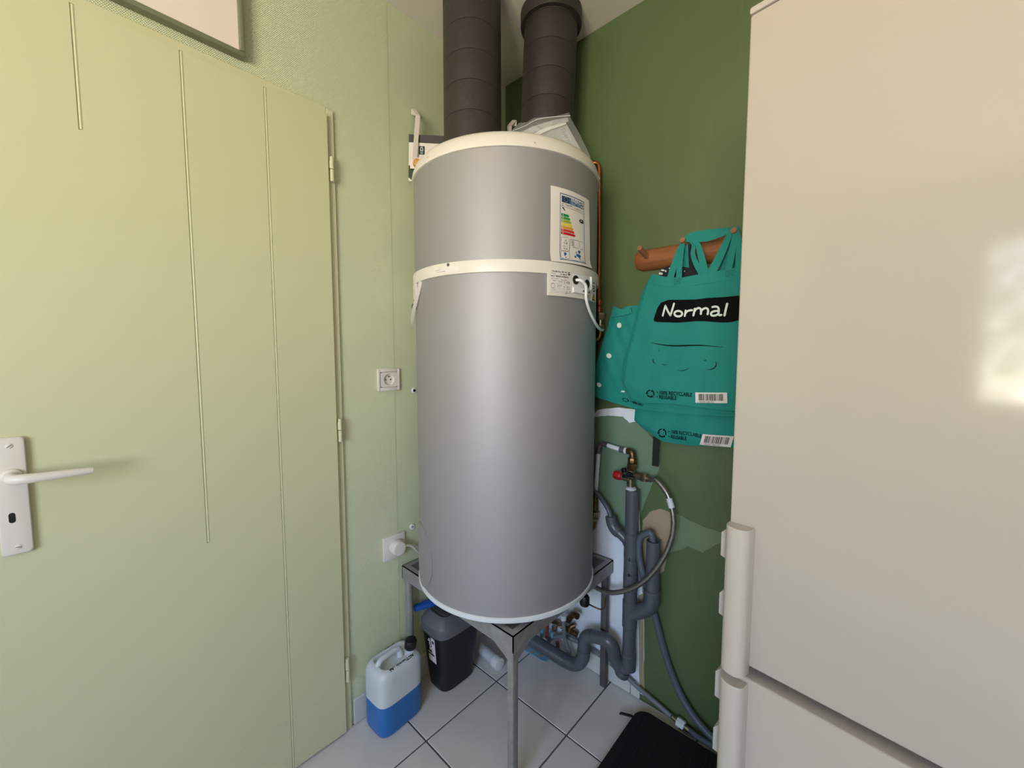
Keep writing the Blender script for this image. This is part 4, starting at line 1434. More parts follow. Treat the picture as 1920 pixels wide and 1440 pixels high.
# trap
T0 = [(PX, -0.050, 0.20), (PX, -0.050, 0.150), (0.6725, -0.0500, 0.1639), (0.6571, -0.0520, 0.1315), (0.6374, -0.0600, 0.1359), (0.6234, -0.0680, 0.1689)]
MB().tube(T0, 0.0245, 22).build('lower_bend', 'pvc', dp)
T1 = [(0.6234, -0.0680, 0.1689), (0.6193, -0.0740, 0.2039), (0.6045, -0.0800, 0.2249), (0.5764, -0.0820, 0.2245), (0.5407, -0.0840, 0.2163)]
MB().tube(T1, 0.0250, 22).build('upper_bend', 'pvc', dp)
T2 = [(0.5407, -0.0840, 0.2163), (0.5160, -0.0860, 0.2029), (0.5043, -0.0880, 0.1785), (0.5037, -0.0900, 0.1398)]
MB().tube(T2, 0.0242, 22).build('upper_bend', 'pvc', dp)
T3 = [(0.5037, -0.0900, 0.1441), (0.5017, -0.0920, 0.1134), (0.4851, -0.0960, 0.0824), (0.4560, -0.1010, 0.0672), (0.4169, -0.1080, 0.0681)]
MB().tube(T3, 0.0255, 22).build('lower_bend', 'pvc', dp)
MB().tube([(0.4215, -0.1070, 0.0677), (0.3346, -0.1250, 0.0850), (0.2455, -0.1400, 0.0999), (0.1644, -0.1530, 0.1132)], 0.0262, 22, smooth=False).build('outlet', 'pvc', dp)
b = MB()
cpt = Vector((0.6489, -0.0560, 0.1083))
nut(b, cpt + Vector((0.004, 0, 0.012)), (-0.25, -0.2, -1), 0.0255, 0.020, 20)
b.build('clean_out_cap', 'pvc', dp)

# ------------------------------------------------------------------ corrugated drain hose hooked into the standpipe
dh = thing('drain_hose', (0.9662, -0.0300, 0.0270), 'grey drain hose hooked into the standpipe and trailing behind the fridge', 'hose')
MB().tube([(SPX, -0.053, 0.560), (SPX - 0.001, -0.053, 0.640), (SPX - 0.010, -0.054, 0.676), (0.7276, -0.0550, 0.6689), (0.7089, -0.0560, 0.6499), (0.7038, -0.0580, 0.6137), (0.7108, -0.0600, 0.5660), (0.7260, -0.0600, 0.5110), (0.7344, -0.0300, 0.4281), (0.7614, -0.0240, 0.3475), (0.7866, -0.0240, 0.2665), (0.8197, -0.0260, 0.1866), (0.8613, -0.0300, 0.1199), (0.9129, -0.0340, 0.0728), (0.9753, -0.0360, 0.0454), (1.0602, -0.0400, 0.0424)], 0.0118, 14).build('tube', 'hose', dh)

# ------------------------------------------------------------------ supply pipe along the skirting and its tap
sp_ = thing('supply_pipe', (0.7, -0.03, 0.05), 'thin grey supply pipe running low along the green wall', 'pipe')
b = MB()
b.tube([(0.3045, -0.0600, 0.0496), (0.3158, -0.0600, 0.0747), (0.3366, -0.0500, 0.0917), (0.3765, -0.0400, 0.1085), (0.4286, -0.0220, 0.1037), (0.4940, -0.0200, 0.1037), (0.5715, -0.0200, 0.0910), (0.6399, -0.0200, 0.0766), (0.7056, -0.0220, 0.0565), (0.7684, -0.0260, 0.0436), (0.8238, -0.0300, 0.0312)], 0.0085, 12)
b.build('tube', 'pipe_grey', sp_)
tp = thing('tap_connector', (0.8558, -0.0320, 0.0278), 'pale tap connector at the end of the thin grey supply pipe', 'tap')
d_ = (Vector((0.8834, -0.0340, 0.0243)) - Vector((0.8238, -0.0300, 0.0312))).normalized()
p_ = Vector((0.8276, -0.0300, 0.0306))
b = MB()
b.turn([(0.0075, 0), (0.0075, 0.014), (0.009, 0.015), (0.009, 0.020)], p_, d_, 14)
b.build('nipple', 'nickel', tp)
b = MB()
nut(b, p_ + d_ * 0.018, d_, 0.0165, 0.026, 8)
b.build('body', 'can', tp)
b = MB()
b.turn([(0.0085, 0), (0.0085, 0.022), (0.0070, 0.024), (0.0070, 0.045)], p_ + d_ * 0.043, d_, 14)
b.build('tail', 'nickel', tp)
MB().tube([p_ + d_ * 0.06, (0.9245, -0.0450, 0.0300), (0.9820, -0.0600, 0.0446), (1.0515, -0.0700, 0.0653)], 0.0085, 10).build('outlet_hose', 'hose', tp)
q0 = p_ + d_ * 0.040 + Vector((0, -0.012, -0.002))
MB().rbox((q0.x - 0.01, q0.y - 0.006, q0.z - 0.004), (q0.x + 0.038, q0.y + 0.002, q0.z + 0.001), 0.0015, 1).build('handle', 'black', tp)

# ------------------------------------------------------------------ valves under the tank
vm = thing('valve_manifold', (0.3338, -0.0500, 0.0879), 'brass valve manifold with red and blue handles under the tank', 'valve')
b = MB()
b.cyl((0.2359, -0.0300, 0.1409), (0.4334, -0.0300, 0.1384), 0.011, 16)
for px_ in ():
    pass
b.cyl((0.2896, -0.0300, 0.1409), (0.3122, -0.0600, 0.1619), 0.010, 14)
b.cyl((0.3524, -0.0300, 0.1415), (0.3682, -0.0600, 0.1646), 0.010, 14)
b.build('body', 'brass', vm)
b = MB()
b.tube([(0.3890, -0.0280, 0.1791), (0.4109, -0.0450, 0.2142), (0.4389, -0.0600, 0.2438), (0.4581, -0.0660, 0.2466)], 0.0125, 14)
b.tube([(0.4211, -0.0280, 0.1732), (0.4081, -0.0400, 0.1639), (0.4019, -0.0460, 0.1408)], 0.010, 14)
b.build('elbow', 'brass', vm)
for px_, py_, m_n, nm in ((1027, 1176, 'red', 'red_handle'), (1015, 1188, 'blue', 'blue_handle'), (1046, 1211, 'red', 'red_handle'), (1035, 1190, 'blue', 'blue_handle')):
    pass
M['dull_red'] = mat('dull_red', rgb(128, 62, 62), 0.5)
M['pale_blue'] = mat('pale_blue', rgb(118, 168, 190), 0.5)
for p0, p1, m_n, nm in (((0.3112, -0.0700, 0.1713), (0.3062, -0.0700, 0.0825), 'dull_red', 'red_handle'), ((0.2826, -0.0700, 0.1289), (0.2786, -0.0700, 0.0711), 'pale_blue', 'blue_handle'), ((0.3552, -0.0600, 0.0850), (0.3583, -0.0600, 0.0557), 'dull_red', 'red_handle'), ((0.3269, -0.0600, 0.1162), (0.3271, -0.0600, 0.0923), 'pale_blue', 'blue_handle')):
    b = MB()
    b.cyl(p0, p1, 0.0075, 12, bev=0.002)
    b.build(nm, m_n, vm)
b = MB()
nut(b, (0.3409, -0.0600, 0.1278), UP, 0.012, 0.022)
nut(b, (0.3682, -0.0600, 0.1646), UP, 0.012, 0.018)
b.build('nut', 'nickel', vm)

fh = thing('flexible_hose', (0.3959, -0.0600, 0.1127), 'pale grey flexible hose with a white nut under the tank', 'hose')
MB().tube([(0.3946, -0.0750, 0.2057), (0.3977, -0.0750, 0.1727), (0.3993, -0.0730, 0.1401), (0.4082, -0.0700, 0.1106), (0.4157, -0.0650, 0.0792), (0.4146, -0.0550, 0.0450)], 0.0085, 12).build('tube', 'pipe_grey', fh)
b = MB()
nut(b, (0.3959, -0.0750, 0.2086), UP, 0.0125, 0.020, 10)
b.build('nut', 'cool_white', fh)
MB().cyl((0.3949, -0.0750, 0.1851), (0.3952, -0.0750, 0.2083), 0.0068, 12).build('ferrule', 'nickel', fh)

dv = thing('drain_tap', (0.5499, -0.1600, 0.3996), 'black drain fitting with a thin brown wire under the tank rim', 'tap')
b = MB()
b.turn([(0.016, 0), (0.018, 0.006), (0.018, 0.030), (0.014, 0.036)], (0.5480, -0.1600, 0.3804), UP, 18)
b.build('body', 'black', dv)
MB().tube([(0.5530, -0.1500, 0.3839), (0.5659, -0.1300, 0.3677), (0.5869, -0.1200, 0.3619), (0.6044, -0.1200, 0.3718), (0.6084, -0.1200, 0.3918), (0.6079, -0.1200, 0.4159)], 0.0026, 8).build('wire', 'brass', dv)

# ================================================================== coat rack and bags
rk = thing('coat_rack', (0.85, -0.03, 1.62), 'half-round varnished wooden coat rack with pegs on the green wall', 'coat rack')
b = MB()
n1, n2 = 14, 24
rows = []
for j in range(n2 + 1):
    t = j / n2
    x = 0.652 + (1.10 - 0.652) * t
    zc = 1.6265 - 0.012 * t
    r = 0.0375
    e_ = min(1.0, (x - 0.652) / 0.012)
    r *= 0.80 + 0.20 * math.sqrt(max(0, 1 - (1 - e_) ** 2))
    row = []
    for i in range(n1 + 1):
        a = -pi / 2 + pi * i / n1
        row.append((x, -0.0005 - 0.040 * cos(a) * (r / 0.0375), zc + r * sin(a)))
    rows.append(row)
m_ = n1 + 1
b.add(sum(rows, []), [(j * m_ + i, j * m_ + (i + 1) % m_, (j + 1) * m_ + (i + 1) % m_, (j + 1) * m_ + i) for j in range(n2) for i in range(m_)] + [tuple(range(m_ - 1, -1, -1)), tuple(n2 * m_ + i for i in range(m_))])
b.build('log', 'wood', rk)
for tipx, basex in ((0.700, 0.700), (0.838, 0.838), (0.980, 0.980)):
    MB().cyl((basex, -0.030, 1.626), (tipx, -0.098, 1.6475), 0.0085, 16, bev=0.0008).build('peg', 'peg', rk)
PEGY = -0.080


def coons(top, bottom, left, right):
    """surface point between four boundary polylines (points (x, z))"""
    def ev(P, t):
        t = min(max(t, 0), 1) * (len(P) - 1)
        i = min(int(t), len(P) - 2)
        f_ = t - i
        return Vector((P[i][0] + (P[i + 1][0] - P[i][0]) * f_, P[i][1] + (P[i + 1][1] - P[i][1]) * f_))
    c00, c10, c01, c11 = Vector(top[0]), Vector(top[-1]), Vector(bottom[0]), Vector(bottom[-1])

    def f(u, v):
        return ev(top, u) * (1 - v) + ev(bottom, u) * v + ev(left, v) * (1 - u) + ev(right, v) * u - (c00 * (1 - u) * (1 - v) + c10 * u * (1 - v) + c01 * (1 - u) * v + c11 * u * v)
    return f


def xz(*P):
    return [(p[0], p[2]) for p in P]


def bag_body(name, parent, m, surf, y0, bulge, wr, nu=36, nv=36, th=0.014):
    """pouch of two cloth faces that meet at the edges"""
    b = MB()

    def front(u, v):
        p = surf(u, v)
        e_ = min(1, 8 * min(u, 1 - u, 1.2 - v)) if v < 0.5 else min(1, 8 * min(u, 1 - u, 1 - v))
        return (p.x, y0 - (bulge(u, v) + wr(p.x, p.y)) * e_, p.y)

    def back(u, v):
        p = surf(u, v)
        return (p.x, y0 + th * min(1, 5 * min(u, 1 - u, 1 - v)) + 0.001, p.y)
    vs = [front(i / nu, j / nv) for j in range(nv + 1) for i in range(nu + 1)] + [back(i / nu, j / nv) for j in range(nv + 1) for i in range(nu + 1)]
    k = (nu + 1) * (nv + 1)
    fs = []
    for j in range(nv):
        for i in range(nu):
            a = j * (nu + 1) + i
            fs.append((a, a + 1, a + nu + 2, a + nu + 1))
            fs.append((a + k, a + nu + 1 + k, a + nu + 2 + k, a + 1 + k))
    rim = [j * (nu + 1) for j in range(nv + 1)] + [nv * (nu + 1) + i for i in range(1, nu + 1)] + [j * (nu + 1) + nu for j in range(nv - 1, -1, -1)]
    for a, c in zip(rim, rim[1:]):
        fs.append((a, c, c + k, a + k))
    b.add(vs, fs)
    return b.build(name, m, parent, ang=60), front


# bag 3: the longest one, hanging lowest
g3 = thing('shopping_bag', (0.9, -0.05, 1.0), 'lowest teal shopping bag, its printed bottom edge showing under the other two', 'bag', 'teal shopping bags on the coat rack')
s3 = coons(xz((0.6704, -0.0500, 1.2304), (0.8342, -0.0500, 1.2528), (1.1202, -0.0500, 1.2591)), xz((0.6723, -0.0500, 1.0643), (0.7044, -0.0500, 1.0397), (0.7374, -0.0500, 1.0216), (0.7713, -0.0500, 1.0043), (0.8160, -0.0500, 1.0020), (0.8751, -0.0500, 1.0040), (0.9459, -0.0500, 1.0150), (0.9976, -0.0500, 1.0149), (1.1300, -0.0500, 1.0256)),
           xz((0.6704, -0.0500, 1.2304), (0.6752, -0.0500, 1.1083), (0.6723, -0.0500, 1.0643)), xz((1.1202, -0.0500, 1.2591), (1.1300, -0.0500, 1.0256)))
B3, F3 = bag_body('body', g3, 'teal', s3, -0.050, lambda u, v: 0.010, lambda x, z: 0.003 * sin(30 * x + 12 * z) + 0.002 * sin(70 * x - 25 * z), th=0.010)
MB().ribbon([(0.86, -0.052, 1.17), (0.852, -0.058, 1.40), (0.838, -0.072, 1.600), (0.838, -0.076, 1.6575)], 0.022, 0.0016, wdir=(1, 0, 0)).build('strap', 'teal', g3)
MB().ribbon([(1.00, -0.052, 1.17), (0.99, -0.060, 1.40), (0.981, -0.074, 1.60), (0.980, -0.078, 1.6575)], 0.022, 0.0016, wdir=(1, 0, 0)).build('strap', 'teal', g3)

# navy dotted bag between
g4 = thing('dotted_bag', (0.82, -0.06, 1.45), 'dark navy bag with white dots peeking out behind the teal bags', 'bag')
s4 = coons(xz((0.7538, -0.0620, 1.5634), (0.7711, -0.0620, 1.5764), (0.7985, -0.0620, 1.5809), (0.8453, -0.0620, 1.5674), (0.8902, -0.0620, 1.5481)), xz((0.7603, -0.0620, 1.4536), (0.8967, -0.0620, 1.4427)), xz((0.7538, -0.0620, 1.5634), (0.7603, -0.0620, 1.4536)), xz((0.8902, -0.0620, 1.5481), (0.8967, -0.0620, 1.4427)))
B4, F4 = bag_body('body', g4, 'navy_fabric', s4, -0.066, lambda u, v: 0.006 * sin(pi * u), lambda x, z: 0.001 * sin(90 * x), 16, 12, th=0.008)
for k, (u, v, r) in enumerate(((0.06, 0.05, 0.0042), (0.14, 0.10, 0.0038), (0.17, 0.02, 0.0030), (0.24, 0.06, 0.003), (0.30, 0.10, 0.003), (0.42, 0.06, 0.002), (0.5, 0.10, 0.002), (0.55, 0.04, 0.002), (0.63, 0.05, 0.002), (0.60, 0.14, 0.002), (0.70, 0.11, 0.002), (0.46, 0.16, 0.002))):
    p = Vector(F4(u, v))
    MB().turn([(r, 0), (r * 0.9, 0.0005)], p + Vector((0, -0.0004, 0)), (0, -1, 0), 10).build('dot', 'dot_white', B4)
MB().ribbon([(0.8561, -0.0600, 1.5613), (0.8500, -0.0600, 1.6030), (0.8491, -0.0700, 1.6370)], 0.016, 0.002, wdir=(1, 0, 0)).build('strap', 'navy_fabric', g4)
MB().ribbon([(0.752, -0.030, 1.45), (0.750, -0.030, 1.15), (0.7459, -0.0300, 1.0198), (0.7442, -0.0300, 0.9087)], 0.0225, 0.003, wdir=(1, 0, 0)).build('loose_strap', 'black', g4)

# bag 2: behind on the left, with round dots
g2 = thing('shopping_bag', (0.75, -0.08, 1.1), 'teal shopping bag with white round dots behind the front bag', 'bag', 'teal shopping bags on the coat rack')
s2_ = coons(xz((0.5981, -0.0780, 1.4671), (0.6292, -0.0780, 1.4536), (0.6549, -0.0780, 1.4625), (0.6973, -0.0780, 1.4626), (0.9009, -0.0780, 1.4649), (1.1159, -0.0780, 1.4560)),
            xz((0.5167, -0.0780, 1.1529), (0.5419, -0.0780, 1.1367), (0.5837, -0.0780, 1.1281), (0.6668, -0.0780, 1.1122), (0.7343, -0.0780, 1.1073), (0.8650, -0.0780, 1.1078), (0.9722, -0.0780, 1.1123), (1.1294, -0.0780, 1.1331)),
            xz((0.5981, -0.0780, 1.4671), (0.5784, -0.0780, 1.4007), (0.5540, -0.0780, 1.3249), (0.5372, -0.0780, 1.2763), (0.5202, -0.0780, 1.2168), (0.5167, -0.0780, 1.1529)), xz((1.1159, -0.0780, 1.4560), (1.1294, -0.0780, 1.1331)))
B2, F2 = bag_body('body', g2, 'teal', s2_, -0.078, lambda u, v: 0.004, lambda x, z: 0.002 * sin(24 * x + 30 * z) + 0.0014 * sin(66 * x - 40 * z + 1) + 0.0012 * sin(130 * x + 60 * z), th=0.008)
b = MB()
b.ribbon([(0.5979, -0.0880, 1.4402), (0.6267, -0.0920, 1.4379), (0.6729, -0.0900, 1.4457)], [0.022, 0.020, 0.018], 0.002, wdir=(0.1, -0.1, 1))
b.build('folded_hem', 'teal', g2)
for (px_, py_, rx, rz) in ():
    pass
for c_, rx, rz, tl in (((0.6290, -0.0910, 1.3975), 0.0085, 0.0095, -25), ((0.5909, -0.0910, 1.2920), 0.0105, 0.0085, 20), ((0.5531, -0.0910, 1.1864), 0.0095, 0.0075, 35), ((0.6476, -0.0900, 1.1678), 0.0075, 0.0032, 0)):
    b = MB()
    P = []
    for k in range(20):
        a = 2 * pi * k / 20
        dx, dz = rx * cos(a), rz * sin(a)
        ca, sa = cos(radians(-tl)), sin(radians(-tl))
        P.append((c_[0] + dx * ca - dz * sa, c_[1], c_[2] + dx * sa + dz * ca))
    b.prism(P, (0, 0.0006, 0))
    b.build('dot', 'dot_white', B2)
MB().ribbon([(0.9394, -0.0800, 1.4455), (0.9550, -0.0820, 1.5515), (0.9705, -0.0880, 1.6307), (0.9758, -0.0900, 1.6501)], 0.022, 0.0016, wdir=(1, 0, 0)).build('strap', 'teal', g2)

# bag 1: the printed one in front
g1 = thing('shopping_bag', (0.87, -0.11, 1.13), 'front teal shopping bag with black name banner, handles over two pegs', 'bag', 'teal shopping bags on the coat rack')
FY = -0.105
s1_ = coons(xz((0.7370, -0.1050, 1.5406), (0.7544, -0.1050, 1.5536), (0.7960, -0.1050, 1.5381), (0.8454, -0.1050, 1.5294), (0.9069, -0.1050, 1.5332), (0.9983, -0.1050, 1.5386), (1.1275, -0.1050, 1.5416)),
            xz((0.6712, -0.1050, 1.1629), (0.6891, -0.1050, 1.1459), (0.7271, -0.1050, 1.1363), (0.8241, -0.1050, 1.1407), (0.9349, -0.1050, 1.1355), (0.9995, -0.1050, 1.1337), (1.1444, -0.1050, 1.1419)),
            xz((0.7370, -0.1050, 1.5406), (0.7180, -0.1050, 1.5051), (0.6958, -0.1050, 1.4287), (0.6785, -0.1050, 1.3550), (0.6547, -0.1050, 1.2830), (0.6498, -0.1050, 1.2353), (0.6485, -0.1050, 1.2040), (0.6712, -0.1050, 1.1629)), xz((1.1275, -0.1050, 1.5416), (1.1444, -0.1050, 1.1419)))


def wr1(x, z):
    return 0.0022 * sin(14 * x + 9 * z + 0.5) + 0.0009 * sin(46 * x - 30 * z) + 0.0007 * sin(80 * x + 22 * z) + 0.0035 * max(0, (1.22 - z) / 0.1) * sin(20 * x + 1)


BUL = 0.008
B1, F1 = bag_body('body', g1, 'teal', s1_, FY, lambda u, v: BUL, wr1, 44, 40, th=0.012)
b = MB()
b.ribbon([(F1(u, 0.085)[0], F1(u, 0.085)[1] - 0.0006, F1(u, 0.085)[2]) for u in (0.02, 0.15, 0.3, 0.45, 0.6, 0.75, 0.9)], 0.0008, 0.0008, wdir=(0, 0, 1))
b.build('hem_stitch', 'teal', g1)


def BP(d):
    """print on the front bag; (x, z) in wall coordinates"""
    return lambda x, z: (x, FY - BUL - wr1(x, z) - 0.0024 - d, z)


def bagpx(u, v):
    """artwork grid (9 units to a unit of the sheet drawing) to wall x, z"""
    # bilinear map of the artwork rectangle to four measured wall points
    a, b_, c_, d_2 = BQ
    s, t = u / 1800, v / 1440
    return ((a[0] * (1 - s) + b_[0] * s) * (1 - t) + (c_[0] * (1 - s) + d_2[0] * s) * t, (a[2] * (1 - s) + b_[2] * s) * (1 - t) + (c_[2] * (1 - s) + d_2[2] * s) * t)


BQ = ((0.7137, -0.1160, 1.5129), (1.0227, -0.1160, 1.4786), (0.7205, -0.1160, 1.2342), (1.0316, -0.1160, 1.2439))
BD = lambda d: (lambda u, v: BP(d)(*bagpx(u, v)))


def smooth_loop(P, n=5):
    Q = []
    m = len(P)
    for i in range(m):
        p0, p1, p2, p3 = (Vector(P[(i + k) % m]) for k in (-1, 0, 1, 2))
        for k in range(n):
            t = k / n
            Q.append(0.5 * ((2 * p1) + (p2 - p0) * t + (2 * p0 - 5 * p1 + 4 * p2 - p3) * t * t + (3 * p1 - p0 - 3 * p2 + p3) * t ** 3))
    return Q


bn = MB()
top = [(255, 525), (290, 430), (330, 330), (400, 245), (540, 197), (760, 197), (1000, 193), (1200, 168), (1450, 155), (1650, 133), (1800, 120), (1900, 150), (1930, 240)]
bot = [(265, 555), (330, 570), (460, 573), (700, 580), (850, 570), (1000, 556), (1150, 556), (1320, 570), (1450, 580), (1580, 572), (1720, 530), (1840, 470), (1930, 380)]
fnb = BD(0.0)
TT, BB_ = [], []
for A_, O_ in ((top, TT), (bot, BB_)):
    for i in range(len(A_) - 1):
        for k in range(4):
            t = k / 4
            O_.append((A_[i][0] + (A_[i + 1][0] - A_[i][0]) * t, A_[i][1] + (A_[i + 1][1] - A_[i][1]) * t))
    O_.append(A_[-1])
NR = 8
bn.add([fnb(p[0] + (q[0] - p[0]) * r / NR, p[1] + (q[1] - p[1]) * r / NR) for r in range(NR + 1) for p, q in zip(TT, BB_)], [(r * len(TT) + i, r * len(TT) + i + 1, (r + 1) * len(TT) + i + 1, (r + 1) * len(TT) + i) for r in range(NR) for i in range(len(TT) - 1)])
bn.build('banner', 'print_black', g1)
f2 = BD(0.0012)
SW = 34
for nm, strokes in (('letter_n', [[(437, 462), (462, 375), (487, 295)], [(487, 295), (535, 390), (580, 462)], [(580, 462), (615, 360), (645, 262)]]),
                    ('letter_o', [[(720 + 68 * cos(k * pi / 6), 430 + 46 * sin(k * pi / 6)) for k in range(13)]]),
                    ('letter_r', [[(832, 468), (842, 420), (850, 378)], [(842, 425), (870, 395), (910, 378), (958, 372)]]),
                    ('letter_m', [[(980, 460), (995, 400), (1005, 348)], [(993, 400), (1030, 352), (1070, 336), (1100, 352), (1108, 390), (1104, 435)], [(1106, 395), (1135, 356), (1180, 338), (1215, 352), (1222, 392), (1214, 440)]]),
                    ('letter_a', [[(1292, 320), (1330, 312), (1368, 318), (1390, 345), (1392, 390), (1388, 435), (1405, 458), (1432, 452)], [(1388, 385), (1330, 388), (1285, 405), (1268, 432), (1282, 460), (1330, 464), (1386, 440)]]),
                    ('letter_l', [[(1520, 265), (1500, 360), (1480, 462)]])):
    lb = MB()
    for s_ in strokes:
        stroke(lb, s_, SW, f2, 4)
    lb.build(nm, 'dot_white', g1)
# drawn strokes below the banner
for P, w in (([(225, 918), (330, 940), (450, 958), (560, 968), (700, 972), (840, 968), (960, 965), (1100, 965), (1250, 975), (1440, 993)], 22), ([(360, 1075), (366, 1050), (385, 1036)], 9), ([(272, 1188), (252, 1220), (265, 1250), (292, 1270)], 14), ([(418, 1268), (450, 1295), (522, 1296)], 10), ([(705, 1385), (780, 1395), (850, 1378), (910, 1350)], 10), ([(1148, 1225), (1175, 1222), (1190, 1200)], 11), ([(1185, 1375), (1270, 1372), (1325, 1335), (1345, 1285), (1335, 1235)], 15)):
    lb = MB()
    stroke(lb, P, (lambda w: (lambda t: w * (0.25 + 0.75 * sin(pi * min(max(t, 0), 1)))))(w), BD(0.0), 4)
    lb.build('drawn_line', 'print_black', g1)


def recycle_mark(f, parent):
    """three chasing arrows in a ring, unit radius 1 about the origin"""
    lb = MB()
    for k in range(3):
        a0 = radians(100 + 120 * k)
        stroke(lb, [(cos(a0 + radians(q)), sin(a0 + radians(q))) for q in (0, 20, 40, 60, 80)], 0.32, f, 2)
        a1 = a0 + radians(98)
        lb.add([f(cos(a1), sin(a1)), f(1.45 * cos(a1 - 0.35), 1.45 * sin(a1 - 0.35)), f(0.55 * cos(a1 - 0.35), 0.55 * sin(a1 - 0.35))], [(0, 1, 2)])
    lb.build('recycling_mark', 'print_black', parent)


def barcode(f, parent, w, h, digits):
    """f(x, y): metres from the sticker's top-left corner, y down; d offset as third argument"""
    nseg = 8
    b = MB()
    b.add([f(w * i / nseg, 0, 0.0) for i in range(nseg + 1)] + [f(w * i / nseg, h, 0.0) for i in range(nseg + 1)], [(i, i + 1, nseg + 2 + i, nseg + 1 + i) for i in range(nseg)])
    st = b.build('barcode_sticker', 'paper', parent)
    rnd = random.Random(12)
    b = MB()
    x = 0.11 * w
    while x < 0.90 * w:
        ww = rnd.choice((0.0007, 0.0007, 0.0014, 0.0020))
        b.add([f(x, h * 0.14, 0.0005), f(x + ww, h * 0.14, 0.0005), f(x + ww, h * 0.78, 0.0005), f(x, h * 0.78, 0.0005)], [(0, 1, 2, 3)])
        x += ww + rnd.choice((0.0007, 0.0010, 0.0015))
    o = b.build('bars', 'print_black', st)
    o['kind'] = 'stuff'
    b = MB()
    put_text(b, digits, h * 0.22, lambda a, c: f(w * 0.04 + a, h * 0.97 - c, 0.0005))
    b.build('digits', 'print_black', st)
    return st


def print_frame(p0, p1, y_fn):
    """2-D frame on a bag: origin p0, x axis towards p1 (metres)"""
    o = Vector((p0[0], p0[2]))
    ex = (Vector((p1[0], p1[2])) - o).normalized()
    ey = Vector((-ex.y, ex.x))

    def f(a, c, d=0.0):
        q = o + ex * a + ey * c
        return (q.x, y_fn(q.x, q.y) - d, q.y)
    return f


yf1 = lambda x, z: FY - BUL - wr1(x, z) - 0.0024
fr1 = print_frame((0.7567, -0.1160, 1.1693), (0.8855, -0.1160, 1.1680), yf1)
recycle_mark(lambda a, c: fr1(a * 0.0120, c * 0.0105), g1)
lb = MB()
put_text(lb, '• 100% RECYCLABLE', 0.0165, lambda a, c: fr1(0.021 + a * 0.74, 0.000 + c), 'LEFT', 0.0003)
put_text(lb, '• REUSABLE', 0.0165, lambda a, c: fr1(0.021 + a * 0.74, -0.014 + c), 'LEFT', 0.0003)
lb.build('recycling_text', 'print_black', g1)
fb1 = print_frame((0.8959, -0.1160, 1.1817), (0.9823, -0.1160, 1.1872), yf1)
barcode(lambda a, c, d: fb1(a, -c, d), g1, 0.088, 0.031, '5 745000 346120')

W3 = lambda x, z: -0.050 - 0.010 - (0.003 * sin(30 * x + 12 * z) + 0.002 * sin(70 * x - 25 * z)) - 0.0028
fr3 = print_frame((0.7772, -0.0620, 1.0342), (0.8909, -0.0620, 1.0392), W3)
recycle_mark(lambda a, c: fr3(a * 0.0120, c * 0.0130), g3)
lb = MB()
put_text(lb, '• 100% RECYCLABLE', 0.0165, lambda a, c: fr3(0.020 + a * 0.72, 0.001 + c - 0.9 * max(0, a - 0.07) ** 2), 'LEFT', 0.0003)
put_text(lb, '• REUSABLE', 0.0165, lambda a, c: fr3(0.020 + a * 0.72, -0.0155 + c), 'LEFT', 0.0003)
lb.build('recycling_text', 'print_black', g3)
fb3 = print_frame((0.9065, -0.0620, 1.0489), (0.9833, -0.0620, 1.0520), W3)
barcode(lambda a, c, d: fb3(a - c * 0.25, -c, d), g3, 0.086, 0.034, '5 745000 346120')
W2 = lambda x, z: -0.078 - 0.004 - (0.002 * sin(24 * x + 30 * z) + 0.0014 * sin(66 * x - 40 * z + 1) + 0.0012 * sin(130 * x + 60 * z)) - 0.0028
fr2 = print_frame((0.6542, -0.0860, 1.1380), (0.7092, -0.0860, 1.1258), W2)
recycle_mark(lambda a, c: fr2(a * 0.0105, c * 0.0055), g2)
lb = MB()
put_text(lb, '• 100% REC', 0.010, lambda a, c: fr2(0.018 + a, -0.002 + c), 'LEFT', 0.0003)
lb.build('recycling_text', 'print_black', g2)

